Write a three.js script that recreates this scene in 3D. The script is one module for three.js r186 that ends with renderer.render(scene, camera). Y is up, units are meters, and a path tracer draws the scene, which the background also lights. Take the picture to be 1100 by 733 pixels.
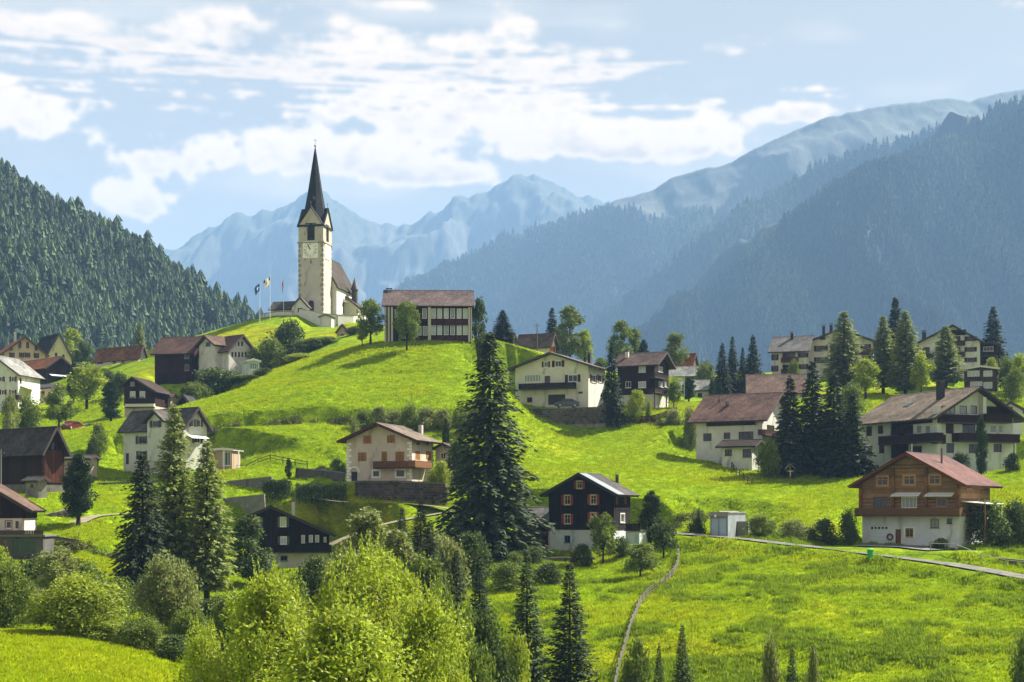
import * as THREE from 'three';
import { mergeGeometries } from 'three/addons/utils/BufferGeometryUtils.js';

// ---------- camera, sun, exposure ----------
const F = 1650, V0 = 550;                       // focal length in picture units (1100 wide), height of the horizon
const scene = new THREE.Scene();
const camera = new THREE.PerspectiveCamera(2 * Math.atan(366.5 / F) * 180 / Math.PI, 1100 / 733, 0.5, 60000);
camera.position.set(0, 0, 0);
camera.setViewOffset(1100, 733, 0, 366.5 - V0, 1100, 733);
camera.updateProjectionMatrix();
const renderer = new THREE.WebGLRenderer({ antialias: true });
renderer.toneMapping = THREE.LinearToneMapping;
renderer.toneMappingExposure = 3.7;
renderer.shadowMap.enabled = true;
const SUN = new THREE.Vector3(1, 1.17, -0.62).normalize();
const sun = new THREE.DirectionalLight(new THREE.Color(1, 0.95, 0.84), 5);
sun.name = 'sun';
sun.position.copy(SUN).multiplyScalar(900).add(new THREE.Vector3(0, 0, -250));
sun.target.position.set(0, 0, -250);
sun.castShadow = true; sun.shadow.radius = 1;
Object.assign(sun.shadow.camera, { left: -400, right: 400, top: 400, bottom: -400, near: 1, far: 2500 });
sun.shadow.mapSize.set(4096, 4096);
scene.add(sun, sun.target);

// ---------- random numbers and noise ----------
function rng(seed) { let s = seed >>> 0; return () => { s = (s + 0x6d2b79f5) | 0; let t = Math.imul(s ^ (s >>> 15), 1 | s); t = (t + Math.imul(t ^ (t >>> 7), 61 | t)) ^ t; return ((t ^ (t >>> 14)) >>> 0) / 4294967296; }; }
const R0 = rng(7);
const hash2 = (x, y) => { let h = Math.imul(x, 374761393) ^ Math.imul(y, 668265263); h = Math.imul(h ^ (h >>> 13), 1274126177); return ((h ^ (h >>> 16)) >>> 0) / 4294967296; };
const sm = (a, b, x) => { const t = Math.min(1, Math.max(0, (x - a) / (b - a))); return t * t * (3 - 2 * t); };
const lerp = (a, b, t) => a + (b - a) * t, clamp = (x, a, b) => Math.min(b, Math.max(a, x));
function noise(x, y) {
  const ix = Math.floor(x), iy = Math.floor(y), fx = x - ix, fy = y - iy, u = fx * fx * (3 - 2 * fx), v = fy * fy * (3 - 2 * fy);
  return lerp(lerp(hash2(ix, iy), hash2(ix + 1, iy), u), lerp(hash2(ix, iy + 1), hash2(ix + 1, iy + 1), u), v);
}
function fbm(x, y, o = 5) { let s = 0, a = 0.5, n = 0; for (let i = 0; i < o; i++) { s += a * noise(x, y); n += a; a *= 0.5; x = x * 2.03 + 17.1; y = y * 2.01 + 9.7; } return s / n; }

// ---------- sky: air and clouds in azimuth and height ----------
const TV = (V0 - 470) / F;
const RAD = Math.PI / 180;
{
  const W = 4096, H = 2048, data = new Float32Array(W * H * 4);
  // cloud banks: azimuth, height, half width, half height (degrees), weight
  const D = (u, v) => { const a = Math.atan((u - 550) / F); return [a / RAD, Math.atan((V0 - v) / F * Math.cos(a)) / RAD]; };
  const clouds = [], k = 28.8;
  const put = (u, v, a, b, w) => { const [az, el] = D(u, v); clouds.push([az, el, a / k, b / k, w]); };
  put(60, 35, 170, 20, .72); put(250, 28, 190, 24, .85); put(260, 68, 150, 20, .85); put(470, 60, 190, 24, .9); put(610, 78, 90, 16, .9); put(120, 66, 100, 12, .62);
  put(430, 105, 110, 26, 1.05); put(520, 140, 110, 22, 1.05); put(620, 150, 70, 20, 1.1); put(715, 153, 66, 24, 1.15); put(560, 110, 90, 22, .85); put(655, 158, 90, 15, 1.05);
  put(290, 170, 120, 26, 1.05); put(400, 175, 100, 24, 1.1); put(470, 190, 45, 14, .95); put(190, 178, 70, 16, .66); put(340, 155, 50, 18, .9); 
  put(132, 213, 36, 22, 1.1); put(150, 222, 24, 14, .9); put(165, 258, 30, 12, .8); put(860, 119, 36, 13, 1.05); put(825, 126, 22, 7, .85); put(765, 112, 16, 8, .7); put(570, 25, 26, 7, .75); put(450, 6, 40, 8, .9); put(895, 62, 14, 5, .6); put(1085, 2, 40, 8, .9);
  const rc = rng(91);
  for (let i = 0; i < 190; i++) {
    let az = rc() * 360 - 180, el = 5 + rc() * 36;
    if (Math.abs(az) < 20 && el < 23) continue;
    clouds.push([az, el, 2.5 + rc() * 6, (0.7 + rc() * 1.1) * (1 + el / 40), .7 + rc() * .4]);
  }
  const cells = Array.from({ length: 72 }, () => []);
  clouds.forEach((c) => { const r = Math.ceil(c[2] * 2.4 / 5) + 1, m = Math.floor((c[0] + 180) / 5); for (let i = -r; i <= r; i++) cells[(m + i + 144) % 72].push(c); });
  for (let row = 0; row < H; row++) {
    const el = ((row + 0.5) / H - 0.5) * 180, y = Math.sin(el * RAD), ch = Math.cos(el * RAD);
    const g = Math.pow(clamp(y, 0, 1), 0.55);
    for (let col = 0; col < W; col++) {
      const ph = ((col + 0.5) / W - 0.5) * 2 * Math.PI, dx = Math.cos(ph) * ch, dz = Math.sin(ph) * ch, i = (row * W + col) * 4;
      const cs = dx * SUN.x + y * SUN.y + dz * SUN.z, glow = Math.pow(Math.max(0, cs), 6) * 0.16;
      let r = lerp(0.29, 0.055, g) + glow, gg = lerp(0.25, 0.07, g) + glow * .95, b = lerp(0.19, 0.092, g) + glow * .8;
      if (el > 0 && el < 60) {
        const az = Math.atan2(dx, -dz) / RAD;
        let d = 0, low = 0;
        for (const c of cells[Math.floor((az + 180) / 5) % 72]) {
          let da = az - c[0]; if (da > 180) da -= 360; if (da < -180) da += 360;
          const ex = da / c[2], ey = (el - c[1]) / c[3];
          if (ex * ex + ey * ey > 7) continue;
          const w = c[4] * Math.exp(-ex * ex - (ey < 0 ? ey * ey * 1.5 : ey * ey));
          d += w * (1 - d * 0.35); low += w * ey;
        }
        const thin = fbm(az * .12 + 3, el * .5 + 40, 4);
        let a = sm(0.5, 0.85, thin) * 0.4 * sm(0, 8, el);
        if (d > 0.02) {
          const hi = sm(14.2, 16.7, el), n = fbm(az * .5 + 11, el * lerp(.8, 1.7, hi) + 5, 8), n2 = fbm(az * 1.7 + 31, el * 2.3 + 8, 6);
          const q = d * lerp(1.05, .92, hi) + (n - .5) * lerp(1.75, 2.3, hi) + (n2 - .5) * lerp(1.05, .8, hi);
          const m = sm(0.41, lerp(.8, 1.15, hi), q) * lerp(1, .94, hi);
          const body = sm(0.6, 1.5, q), under = clamp(low / Math.max(d, .05) * -.6 + .25 + (n2 - .5) * 1.9, 0, 1) * body;
          const lit = lerp(0.44, 0.25, under) * (.9 + .2 * n2);
          r = lerp(r, lit, m); gg = lerp(gg, lit * .76, m); b = lerp(b, lit * .52, m);
          a *= 1 - m;
        }
        r = lerp(r, .42, a); gg = lerp(gg, .35, a); b = lerp(b, .25, a);
      }
      data[i] = r; data[i + 1] = gg; data[i + 2] = b; data[i + 3] = 1;
    }
  }
  const t = new THREE.DataTexture(data, W, H, THREE.RGBAFormat, THREE.FloatType);
  t.mapping = THREE.EquirectangularReflectionMapping; t.magFilter = THREE.LinearFilter; t.needsUpdate = true;
  scene.background = t; scene.environment = t;
}
scene.fog = new THREE.FogExp2(new THREE.Color(0.34, 0.60, 1.0), 0.000132);

// ---------- textures and materials ----------
function dataTex(n, fn, size, srgb = true) {
  const d = new Uint8Array(n * n * 4);
  for (let y = 0; y < n; y++) for (let x = 0; x < n; x++) { const c = fn(x / n, y / n, x, y); const i = (y * n + x) * 4; for (let k = 0; k < 3; k++) d[i + k] = clamp(Array.isArray(c) ? c[k] : c, 0, 1) * 255; d[i + 3] = 255; }
  const t = new THREE.DataTexture(d, n, n, THREE.RGBAFormat); t.magFilter = THREE.LinearFilter; t.minFilter = THREE.LinearFilter; t.wrapS = t.wrapT = THREE.RepeatWrapping; t.repeat.set(1 / size, 1 / size);
  if (srgb) t.colorSpace = THREE.SRGBColorSpace; t.needsUpdate = true; return t;
}
const tile = (x, y, f, o = 4) => { // noise that repeats
  let s = 0, a = .5, n = 0;
  for (let i = 0; i < o; i++) { const ix = Math.floor(x * f), iy = Math.floor(y * f), fx = x * f - ix, fy = y * f - iy, u = fx * fx * (3 - 2 * fx), v = fy * fy * (3 - 2 * fy), w = (p) => ((p % f) + f) % f, q = i * 131; s += a * lerp(lerp(hash2(w(ix) + q, w(iy)), hash2(w(ix + 1) + q, w(iy)), u), lerp(hash2(w(ix) + q, w(iy + 1)), hash2(w(ix + 1) + q, w(iy + 1)), u), v); n += a; a *= .55; f *= 2; }
  return s / n;
};
// roof covering, 8 m: courses of tiles, u along the ridge, v down the slope
const roofTone = dataTex(512, (x, y) => { const row = Math.floor(y * 24), c = Math.floor(x * 32 + (row % 2) * .5); const v = .72 + .2 * hash2(c, row) + .6 * (tile(x, y, 5) - .5); const l = tile(x, y, 9, 3) > .6 ? .14 : 0; return [v + l * .3, v + l * .6, v + l * .3]; }, 8);
const roofBump = dataTex(512, (x, y) => { const fy = (y * 24) % 1, row = Math.floor(y * 24), fx = (x * 32 + (row % 2) * .5) % 1; return (1 - fy) * .7 * (fx < .06 ? .3 : 1) + .25 * tile(x, y, 40, 2); }, 8, false);
// upright boards, 4 m
const boardTone = dataTex(512, (x, y) => { const c = Math.floor(x * 20); return .62 + .3 * hash2(c, 3) + .3 * (tile(x * 1, y * .12 + c * .37, 48, 3) - .5) + .16 * (tile(x, y, 4) - .5); }, 4);
const boardBump = dataTex(512, (x, y) => { const f = (x * 20) % 1; return f < .1 || f > .95 ? 0 : .8 + .2 * tile(x, y * .1, 64, 2); }, 4, false);
// lying logs, 4 m
const logTone = dataTex(512, (x, y) => { const c = Math.floor(y * 20); return .66 + .24 * hash2(c, 9) + .3 * (tile(x * .12 + c * .31, y, 48, 3) - .5) + .18 * (tile(x, y, 4) - .5); }, 4);
const logBump = dataTex(512, (x, y) => { const f = (y * 20) % 1; return Math.sqrt(Math.max(0, 1 - (2 * f - 1) ** 2)); }, 4, false);
const plasterTone = dataTex(512, (x, y) => { const st = sm(.55, .8, tile(x, y * .25, 8, 4)); return .9 + .13 * (tile(x, y, 6, 5) - .5) - .15 * st; }, 6);
const plasterBump = dataTex(256, (x, y) => tile(x, y, 32, 3), 1.5, false);
const concreteTone = dataTex(512, (x, y) => { const st = sm(.5, .75, tile(x, y * .2, 10, 4)); return .78 + .3 * (tile(x, y, 5, 5) - .5) - .16 * st; }, 6);
const soilTone = dataTex(512, (x, y) => .7 + .6 * (tile(x, y, 8, 6) - .5), 9);
const grassTone = dataTex(1024, (x, y) => { const n = tile(x, y, 12, 6), m = tile(x + .37, y, 90, 3); return [.68 + .55 * (n - .5) + .35 * (m - .5), .74 + .45 * (n - .5) + .35 * (m - .5), .55 + .5 * (n - .5)]; }, 14);
const grassBump = dataTex(512, (x, y) => tile(x, y, 64, 3) * .7 + .3 * tile(x, y, 12, 3), 7, false);
const barkTone = dataTex(256, (x, y) => .6 + .7 * (tile(x, y * .3, 24, 3) - .5), 2);

const std = (hex, o = {}) => new THREE.MeshStandardMaterial({ color: hex, roughness: .85, ...o });
const dull = (hex, o = {}) => new THREE.MeshPhysicalMaterial({ color: hex, roughness: .85, specularIntensity: .25, ...o });
const cache = new Map();
const memo = (k, f) => { if (!cache.has(k)) cache.set(k, f()); return cache.get(k); };
const plaster = (hex) => memo('p' + hex, () => dull(hex, { map: plasterTone, bumpMap: plasterBump, bumpScale: .006, roughness: .95 }));
const concrete = (hex) => memo('c' + hex, () => dull(hex, { map: concreteTone, bumpMap: plasterBump, bumpScale: .01, roughness: .95 }));
const boards = (hex) => memo('b' + hex, () => dull(hex, { map: boardTone, bumpMap: boardBump, bumpScale: .025, roughness: .8 }));
const logs = (hex) => memo('l' + hex, () => dull(hex, { map: logTone, bumpMap: logBump, bumpScale: .06, roughness: .75 }));
const roofing = (hex) => memo('r' + hex, () => { const m = dull(hex, { map: roofTone, bumpMap: roofBump, bumpScale: .05, roughness: .8 }); m.color.multiplyScalar(.72); return m; });
const plain = (hex, r = .7) => memo('s' + hex + r, () => std(hex, { roughness: r }));
const glass = memo('glass', () => std('#141b20', { roughness: .06 }));
const curtain = memo('curtain', () => std('#7f8688', { roughness: .12 }));
const paleGlass = memo('paleglass', () => std('#a9b3b5', { roughness: .12 }));
const metalRoof = (hex) => memo('m' + hex, () => std(hex, { roughness: .42, metalness: .35, map: plasterTone }));
const barkMat = std('#4a3a2c', { map: barkTone, roughness: .95 }), barkGrey = std('#5d564c', { map: barkTone, roughness: .95 });
const leafMat = (r, g, b, tr = .4) => new THREE.MeshPhysicalMaterial({ color: new THREE.Color().setRGB(r, g, b), roughness: .75, transmission: tr, thickness: 0, ior: 1.3, specularIntensity: .4, vertexColors: true, side: THREE.DoubleSide });

// ---------- naming and geometry helpers ----------
const used = new Map();
const numbered = (n) => { const k = used.get(n) || 0; used.set(n, k + 1); return k ? n + '_' + String(k).padStart(3, '0') : n; };
const shadowed = (m) => { m.castShadow = m.receiveShadow = true; return m; };
function mesh(name, geo, mat, parent) { const m = shadowed(new THREE.Mesh(geo, mat)); m.name = name; if (parent) parent.add(m); return m; }
function tag(o, label, category, group) { o.userData.label = label; o.userData.category = category; if (group) o.userData.group = group; return o; }
function thing(name, label, category, group) { const g = new THREE.Group(); g.name = numbered(name); tag(g, label, category, group); scene.add(g); return g; }
function kind(o, k) { o.userData.kind = k; return o; }
const V = (x, y, z) => new THREE.Vector3(x, y, z);
const P = (u, v, d) => V((u - 550) / F * d, (V0 - v) / F * d, -d);
const X = (u, d) => (u - 550) / F * d;
const bx = (w, h, d, x = 0, y = 0, z = 0) => new THREE.BoxGeometry(w, h, d).translate(x, y, z);
function merge(list) { return mergeGeometries(list.map((g) => { const n = g.index ? g.toNonIndexed() : g; for (const k of Object.keys(n.attributes)) if (!['position', 'normal', 'uv'].includes(k)) n.deleteAttribute(k); return n; })); }
// parallelepiped: corner o, edges a and b (top face, uv in metres), thickness t against the normal a x b
function slab(o, a, b, t) {
  const n = a.clone().cross(b).normalize().multiplyScalar(-t), la = a.length(), lb = b.length();
  const c = [o, o.clone().add(a), o.clone().add(a).add(b), o.clone().add(b)], e = c.map((p) => p.clone().add(n));
  const pos = [], uv = [], quad = (p, q, r, s, w, h) => { for (const [k, x, y] of [[p, 0, 0], [q, w, 0], [r, w, h], [p, 0, 0], [r, w, h], [s, 0, h]]) { pos.push(k.x, k.y, k.z); uv.push(x, y); } };
  quad(c[0], c[1], c[2], c[3], la, lb); quad(e[3], e[2], e[1], e[0], la, lb);
  quad(c[1], c[0], e[0], e[1], la, t); quad(c[2], c[1], e[1], e[2], lb, t); quad(c[3], c[2], e[2], e[3], la, t); quad(c[0], c[3], e[3], e[0], lb, t);
  const g = new THREE.BufferGeometry(); g.setAttribute('position', new THREE.Float32BufferAttribute(pos, 3)); g.setAttribute('uv', new THREE.Float32BufferAttribute(uv, 2)); g.computeVertexNormals(); return g;
}
// bar between two points
function bar(p, q, w, h = w) {
  const d = q.clone().sub(p), l = d.length(), g = new THREE.BoxGeometry(w, l, h);
  g.applyQuaternion(new THREE.Quaternion().setFromUnitVectors(V(0, 1, 0), d.normalize())); return g.translate((p.x + q.x) / 2, (p.y + q.y) / 2, (p.z + q.z) / 2);
}
function tube(p, q, r0, r1, n = 7) {
  const d = q.clone().sub(p), l = d.length(), g = new THREE.CylinderGeometry(r1, r0, l, n, 1);
  g.applyQuaternion(new THREE.Quaternion().setFromUnitVectors(V(0, 1, 0), d.normalize())); return g.translate((p.x + q.x) / 2, (p.y + q.y) / 2, (p.z + q.z) / 2);
}
// ---------- the ground: a smooth surface through surveyed points ----------
const roadDefs = [];
const survey = [ // picture column, row, distance
  [1100, 760, 122], [950, 760, 124], [800, 760, 126], [680, 760, 128], [560, 760, 128], [1230, 720, 130], [1230, 640, 150],
  [1100, 690, 137], [900, 680, 140], [740, 680, 142], [640, 690, 140], [1000, 640, 153], [860, 628, 158], [760, 625, 160],
  [1100, 623, 158], [1000, 604, 165], [930, 596, 170], [850, 587, 175], [740, 576, 181], [980, 587, 175], [1030, 590, 172], [1100, 600, 172],
  [1070, 575, 184], [1100, 560, 190], [900, 572, 184], [860, 570, 186], [1230, 580, 185],
  [660, 652, 153], [560, 640, 158], [690, 615, 171], [600, 640, 160], [560, 602, 180], [625, 594, 189], [680, 590, 184], [525, 604, 184], [720, 590, 178],
  [700, 541, 199], [620, 505, 222], [680, 548, 192], [600, 470, 262], [660, 460, 268], [720, 468, 256], [760, 500, 236], [640, 500, 238], [700, 520, 215], [760, 540, 203], [800, 532, 210], [850, 540, 205], [880, 520, 225], [830, 505, 235],
  [782, 577, 182], [840, 555, 194], [795, 497, 243], [750, 484, 248], [600, 437, 275], [640, 437, 275], [690, 436, 282], [720, 437, 284], [600, 458, 268], [565, 445, 268],
  [412, 366, 284], [460, 366, 284], [507, 366, 286], [460, 362, 300], [540, 376, 284], [536, 408, 266], [556, 438, 273], [590, 438, 271], [330, 420, 252], [238, 443, 246], [300, 440, 246], [400, 441, 245], [480, 441, 246], [520, 432, 250], [440, 400, 266], [350, 400, 268], [300, 412, 264], [520, 395, 272],
  [395, 370, 294], [375, 362, 312], [352, 354, 338], [337, 338, 362], [300, 338, 362], [322, 338, 358], [262, 350, 352], [230, 360, 350], [245, 378, 330], [290, 374, 326], [310, 388, 304], [345, 352, 345], [290, 352, 345], [330, 348, 348], [385, 345, 362],
  [300, 470, 232], [230, 452, 240], [350, 452, 239], [250, 490, 224], [410, 517, 212], [470, 520, 212], [480, 484, 230], [330, 502, 222], [330, 532, 208], [260, 530, 210], [400, 541, 205], [480, 547, 203], [390, 560, 197], [440, 582, 188], [310, 606, 190], [350, 590, 194], [270, 606, 190], [290, 540, 208], [440, 470, 235], [520, 520, 215],
  [175, 504, 231], [205, 506, 228], [220, 406, 304], [180, 412, 304], [250, 404, 305], [140, 396, 332], [118, 392, 346], [40, 408, 376], [75, 402, 380], [15, 438, 325], [60, 436, 300], [148, 446, 283], [60, 468, 252], [100, 490, 236], [60, 527, 204], [15, 530, 204], [100, 532, 206], [120, 521, 216], [60, 546, 190], [120, 556, 190], [10, 604, 162], [45, 600, 165], [100, 586, 174], [130, 575, 178], [110, 620, 156], [60, 630, 148], [152, 650, 150], [185, 644, 157], [222, 644, 155], [260, 640, 160], [250, 670, 140], [0, 640, 140],
  [0, 682, 101], [100, 696, 98], [180, 716, 94], [60, 735, 87], [0, 733, 87], [0, 765, 80], [180, 765, 82], [85, 672, 118], [0, 672, 116], [-120, 690, 100], [-120, 620, 160], [-120, 545, 200], [-120, 470, 260], [-120, 420, 340],
  [870, 400, 335], [940, 400, 332], [1030, 404, 325], [1050, 419, 298], [1000, 508, 226], [940, 512, 222], [1090, 503, 224], [1085, 452, 258], [1090, 430, 290], [830, 428, 284], [880, 440, 270], [960, 440, 270], [730, 432, 300], [770, 425, 320], [640, 402, 335], [610, 386, 322], [575, 386, 342], [690, 398, 330], [730, 405, 345], [1230, 500, 222], [1230, 430, 290], [1230, 400, 340], [1230, 400, 420],
];
const ctrl = survey.map(([u, v, d]) => [X(u, d), -d, (V0 - v) / F * d]);
// ground that no picture row shows: near the eye, in the gully, behind the hills
for (const [x, z, y] of [[0, 20, -3], [-30, 10, -4], [30, 10, -5], [0, -15, -7], [0, -35, -14], [-14, -60, -15.5], [-6, -60, -18], [4, -60, -20], [25, -60, -20], [45, -60, -18], [-40, -50, -11], [-5, -90, -21.5], [8, -100, -22.5], [22, -90, -22], [-9, -115, -21], [-4, -135, -19.5], [-14, -140, -17.5], [-15, -160, -16], [-9, -165, -15.8], [0, -150, -18.5],
  [-40, -405, 26], [-55, -400, 26], [-20, -420, 18], [0, -400, 15], [40, -400, 14], [80, -400, 14], [130, -400, 14], [-90, -430, 18], [-140, -430, 20], [-45, -470, 10], [0, -470, 4], [70, -470, 6], [160, -470, 6],
  [-130, -560, 20], [-190, -620, 24], [-240, -620, 26], [-60, -560, 4], [40, -560, -14], [140, -560, -14], [-150, -700, 24], [-60, -700, -10], [60, -700, -40], [200, -700, -45], [-280, -700, 30], [-300, -450, 24], [-250, -300, 14], [-200, -150, -6], [200, -150, -14], [240, -300, 4], [280, -450, 6], [-150, 0, -8], [150, 0, -14], [300, -700, -45]]) ctrl.push([x, z, y + TV * Math.max(0, -z)]);
const tps = (() => { // thin plate spline, slightly smoothed
  const n = ctrl.length, N = n + 3, A = Array.from({ length: N }, () => new Float64Array(N + 1)), S = 100;
  const ker = (dx, dz) => { const r2 = (dx * dx + dz * dz) / (S * S); return r2 < 1e-12 ? 0 : r2 * Math.log(r2); };
  for (let i = 0; i < n; i++) {
    for (let j = 0; j < n; j++) A[i][j] = ker(ctrl[i][0] - ctrl[j][0], ctrl[i][1] - ctrl[j][1]);
    A[i][i] += 0.004; A[i][n] = A[n][i] = 1; A[i][n + 1] = A[n + 1][i] = ctrl[i][0] / S; A[i][n + 2] = A[n + 2][i] = ctrl[i][1] / S; A[i][N] = ctrl[i][2];
  }
  for (let c = 0; c < N; c++) {
    let p = c; for (let r = c + 1; r < N; r++) if (Math.abs(A[r][c]) > Math.abs(A[p][c])) p = r;
    [A[c], A[p]] = [A[p], A[c]];
    for (let r = c + 1; r < N; r++) { const f = A[r][c] / A[c][c]; if (f) for (let k = c; k <= N; k++) A[r][k] -= f * A[c][k]; }
  }
  const w = new Float64Array(N);
  for (let r = N - 1; r >= 0; r--) { let s = A[r][N]; for (let k = r + 1; k < N; k++) s -= A[r][k] * w[k]; w[r] = s / A[r][r]; }
  return (x, z) => { let s = w[n] + w[n + 1] * x / S + w[n + 2] * z / S; for (let i = 0; i < n; i++) s += w[i] * ker(x - ctrl[i][0], z - ctrl[i][1]); return s; };
})();
const px = (list) => list.map(([u, v, d]) => { const p = P(u, v, d); return p; });
// roads and paths: centre line, width
const roads = [
  { name: 'village_road', w: 3.8, lift: .3, mat: 'asphalt', pts: px([[728, 575, 184], [745, 577, 180.5], [800, 582, 178], [850, 588, 175], [900, 593, 172], [940, 598, 169], [1000, 606, 164.5], [1050, 614, 161], [1105, 624, 157], [1160, 634, 153], [1230, 648, 148], [1300, 660, 144]]) },
  { name: 'house_forecourt', w: 9, lift: .24, mat: 'asphalt', pts: px([[922, 588, 176], [950, 588.5, 175], [985, 590, 173.5], [1015, 593, 171.5]]) },
  { name: 'upper_path', w: 2.4, mat: 'gravel', pts: px([[335, 535, 207], [375, 540, 205], [410, 541, 204.5], [450, 543, 203.5], [490, 547, 202], [520, 552, 199]]) },
  { name: 'lower_path', w: 1.8, mat: 'gravel', pts: px([[352, 582, 192], [372, 575, 193.5], [400, 567, 195], [430, 561, 197], [462, 554, 199.5], [490, 548, 201.5]]) },
  { name: 'farm_path', w: 2.2, mat: 'gravel', pts: px([[82, 566, 184], [100, 556, 187.5], [130, 549, 191], [160, 545, 195], [185, 540, 200]]) },
  { name: 'house_lane', w: 4, mat: 'asphalt', pts: px([[105, 521, 215], [130, 519, 217], [160, 515, 219], [185, 514, 220]]) },
];
const distSeg = (x, z, a, b) => { const dx = b.x - a.x, dz = b.z - a.z, L = dx * dx + dz * dz, t = clamp(((x - a.x) * dx + (z - a.z) * dz) / L, 0, 1); return [Math.hypot(x - a.x - dx * t, z - a.z - dz * t), t, (dx * (z - a.z) - dz * (x - a.x)) / Math.sqrt(L)]; };
for (const r of roads) {
  r.pts.forEach((p) => { p.y = lerp(p.y, tps(p.x, p.z), r.lift ? 0 : .5) + (r.lift ?? .1); });
  const c = new THREE.CatmullRomCurve3(r.pts), n = Math.ceil(c.getLength() / 1.2); r.line = c.getSpacedPoints(n);
  r.box = new THREE.Box2(); r.line.forEach((p) => r.box.expandByPoint(new THREE.Vector2(p.x, p.z))); r.box.expandByScalar(r.w + 4);
}
// banks: a drop towards the eye along a line
const banks = [
  { h: 2.3, pts: px([[228, 449, 243.5], [270, 446, 244], [330, 444, 244], [400, 444, 244], [470, 445, 244], [510, 443, 246]]) },
  { h: 1.1, pts: px([[230, 470, 233], [280, 474, 230], [330, 478, 229], [365, 482, 228]]) },
  { h: 1.3, pts: px([[678, 550, 194], [705, 543, 197], [735, 538, 201], [752, 536, 204]]) },
  { h: .9, pts: px([[650, 440, 277], [690, 444, 273], [730, 450, 268]]) },
  { h: 1.3, pts: px([[830, 572, 184], [860, 566, 186], [890, 562, 187], [915, 560, 188]]) },
  { h: .5, pts: px([[80, 583, 175], [110, 588, 172], [150, 593, 170]]) },
  { h: .35, pts: px([[250, 425, 252], [330, 408, 262], [400, 402, 266], [480, 404, 265], [530, 412, 262]]) },
  { h: .3, pts: px([[760, 640, 154], [860, 648, 150], [960, 650, 149], [1100, 668, 143]]) },
  { h: .35, pts: px([[700, 690, 139], [800, 700, 136], [920, 702, 134], [1100, 712, 131]]) },
];
banks.forEach((b) => { b.box = new THREE.Box2(); b.pts.forEach((p) => b.box.expandByPoint(new THREE.Vector2(p.x, p.z))); b.box.expandByScalar(14); });
function shape(x, z) {
  let y = tps(x, z);
  for (const b of banks) {
    if (x < b.box.min.x || x > b.box.max.x || z < b.box.min.y || z > b.box.max.y) continue;
    let best = 1e9, s = 0, end = 1;
    for (let i = 0; i + 1 < b.pts.length; i++) { const [d, t, side] = distSeg(x, z, b.pts[i], b.pts[i + 1]); if (d < best) { best = d; s = side < 0 ? d : -d; end = (i === 0 && t === 0) || (i + 2 === b.pts.length && t === 1) ? Math.max(0, 1 - d / 4) : 1; } }
    s += (noise(x * .4, z * .4) - .5) * 1.2;
    y -= b.h * end * (s >= 0 ? 1 - sm(0, .9, s) : Math.exp(s / 6));
  }
  y += (fbm(x * .16, z * .16, 3) - .5) * .55 + (fbm(x * .7, z * .7, 3) - .5) * (x > 8 && z > -175 ? .4 : .2);
  for (const r of roads) {
    if (x < r.box.min.x || x > r.box.max.x || z < r.box.min.y || z > r.box.max.y) continue;
    let best = 1e9, ry = 0;
    for (let i = 0; i + 1 < r.line.length; i++) { const [d, t] = distSeg(x, z, r.line[i], r.line[i + 1]); if (d < best) { best = d; ry = lerp(r.line[i].y, r.line[i + 1].y, t); } }
    y = lerp(ry - .14, y, sm(r.w / 2 + .5, r.w / 2 + 3.2, best));
  }
  return y;
}
const xs = [], zs = [];
for (let x = -330; x < -130; x += 5) xs.push(x); for (let x = -130; x < 130; x += 1.1) xs.push(x); for (let x = 130; x <= 330; x += 5) xs.push(x);
for (let z = 30; z > -75; z -= 3) zs.push(z); for (let z = -75; z > -300; z -= 1.0) zs.push(z); for (let z = -300; z > -420; z -= 2) zs.push(z); for (let z = -420; z >= -760; z -= 8) zs.push(z);
const NX = xs.length, NZ = zs.length, HY = new Float32Array(NX * NZ);
for (let j = 0; j < NZ; j++) for (let i = 0; i < NX; i++) HY[j * NX + i] = shape(xs[i], zs[j]);
const find = (a, v, sign) => { let lo = 0, hi = a.length - 2; while (lo < hi) { const m = (lo + hi + 1) >> 1; if (sign * a[m] <= sign * v) lo = m; else hi = m - 1; } return lo; };
function ground(x, z) {
  const i = find(xs, x, 1), j = find(zs, z, -1), fx = clamp((x - xs[i]) / (xs[i + 1] - xs[i]), 0, 1), fz = clamp((z - zs[j]) / (zs[j + 1] - zs[j]), 0, 1), o = j * NX + i;
  return lerp(lerp(HY[o], HY[o + 1], fx), lerp(HY[o + NX], HY[o + NX + 1], fx), fz);
}
const onGround = (x, z, dy = 0) => V(x, ground(x, z) + dy, z);
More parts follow.
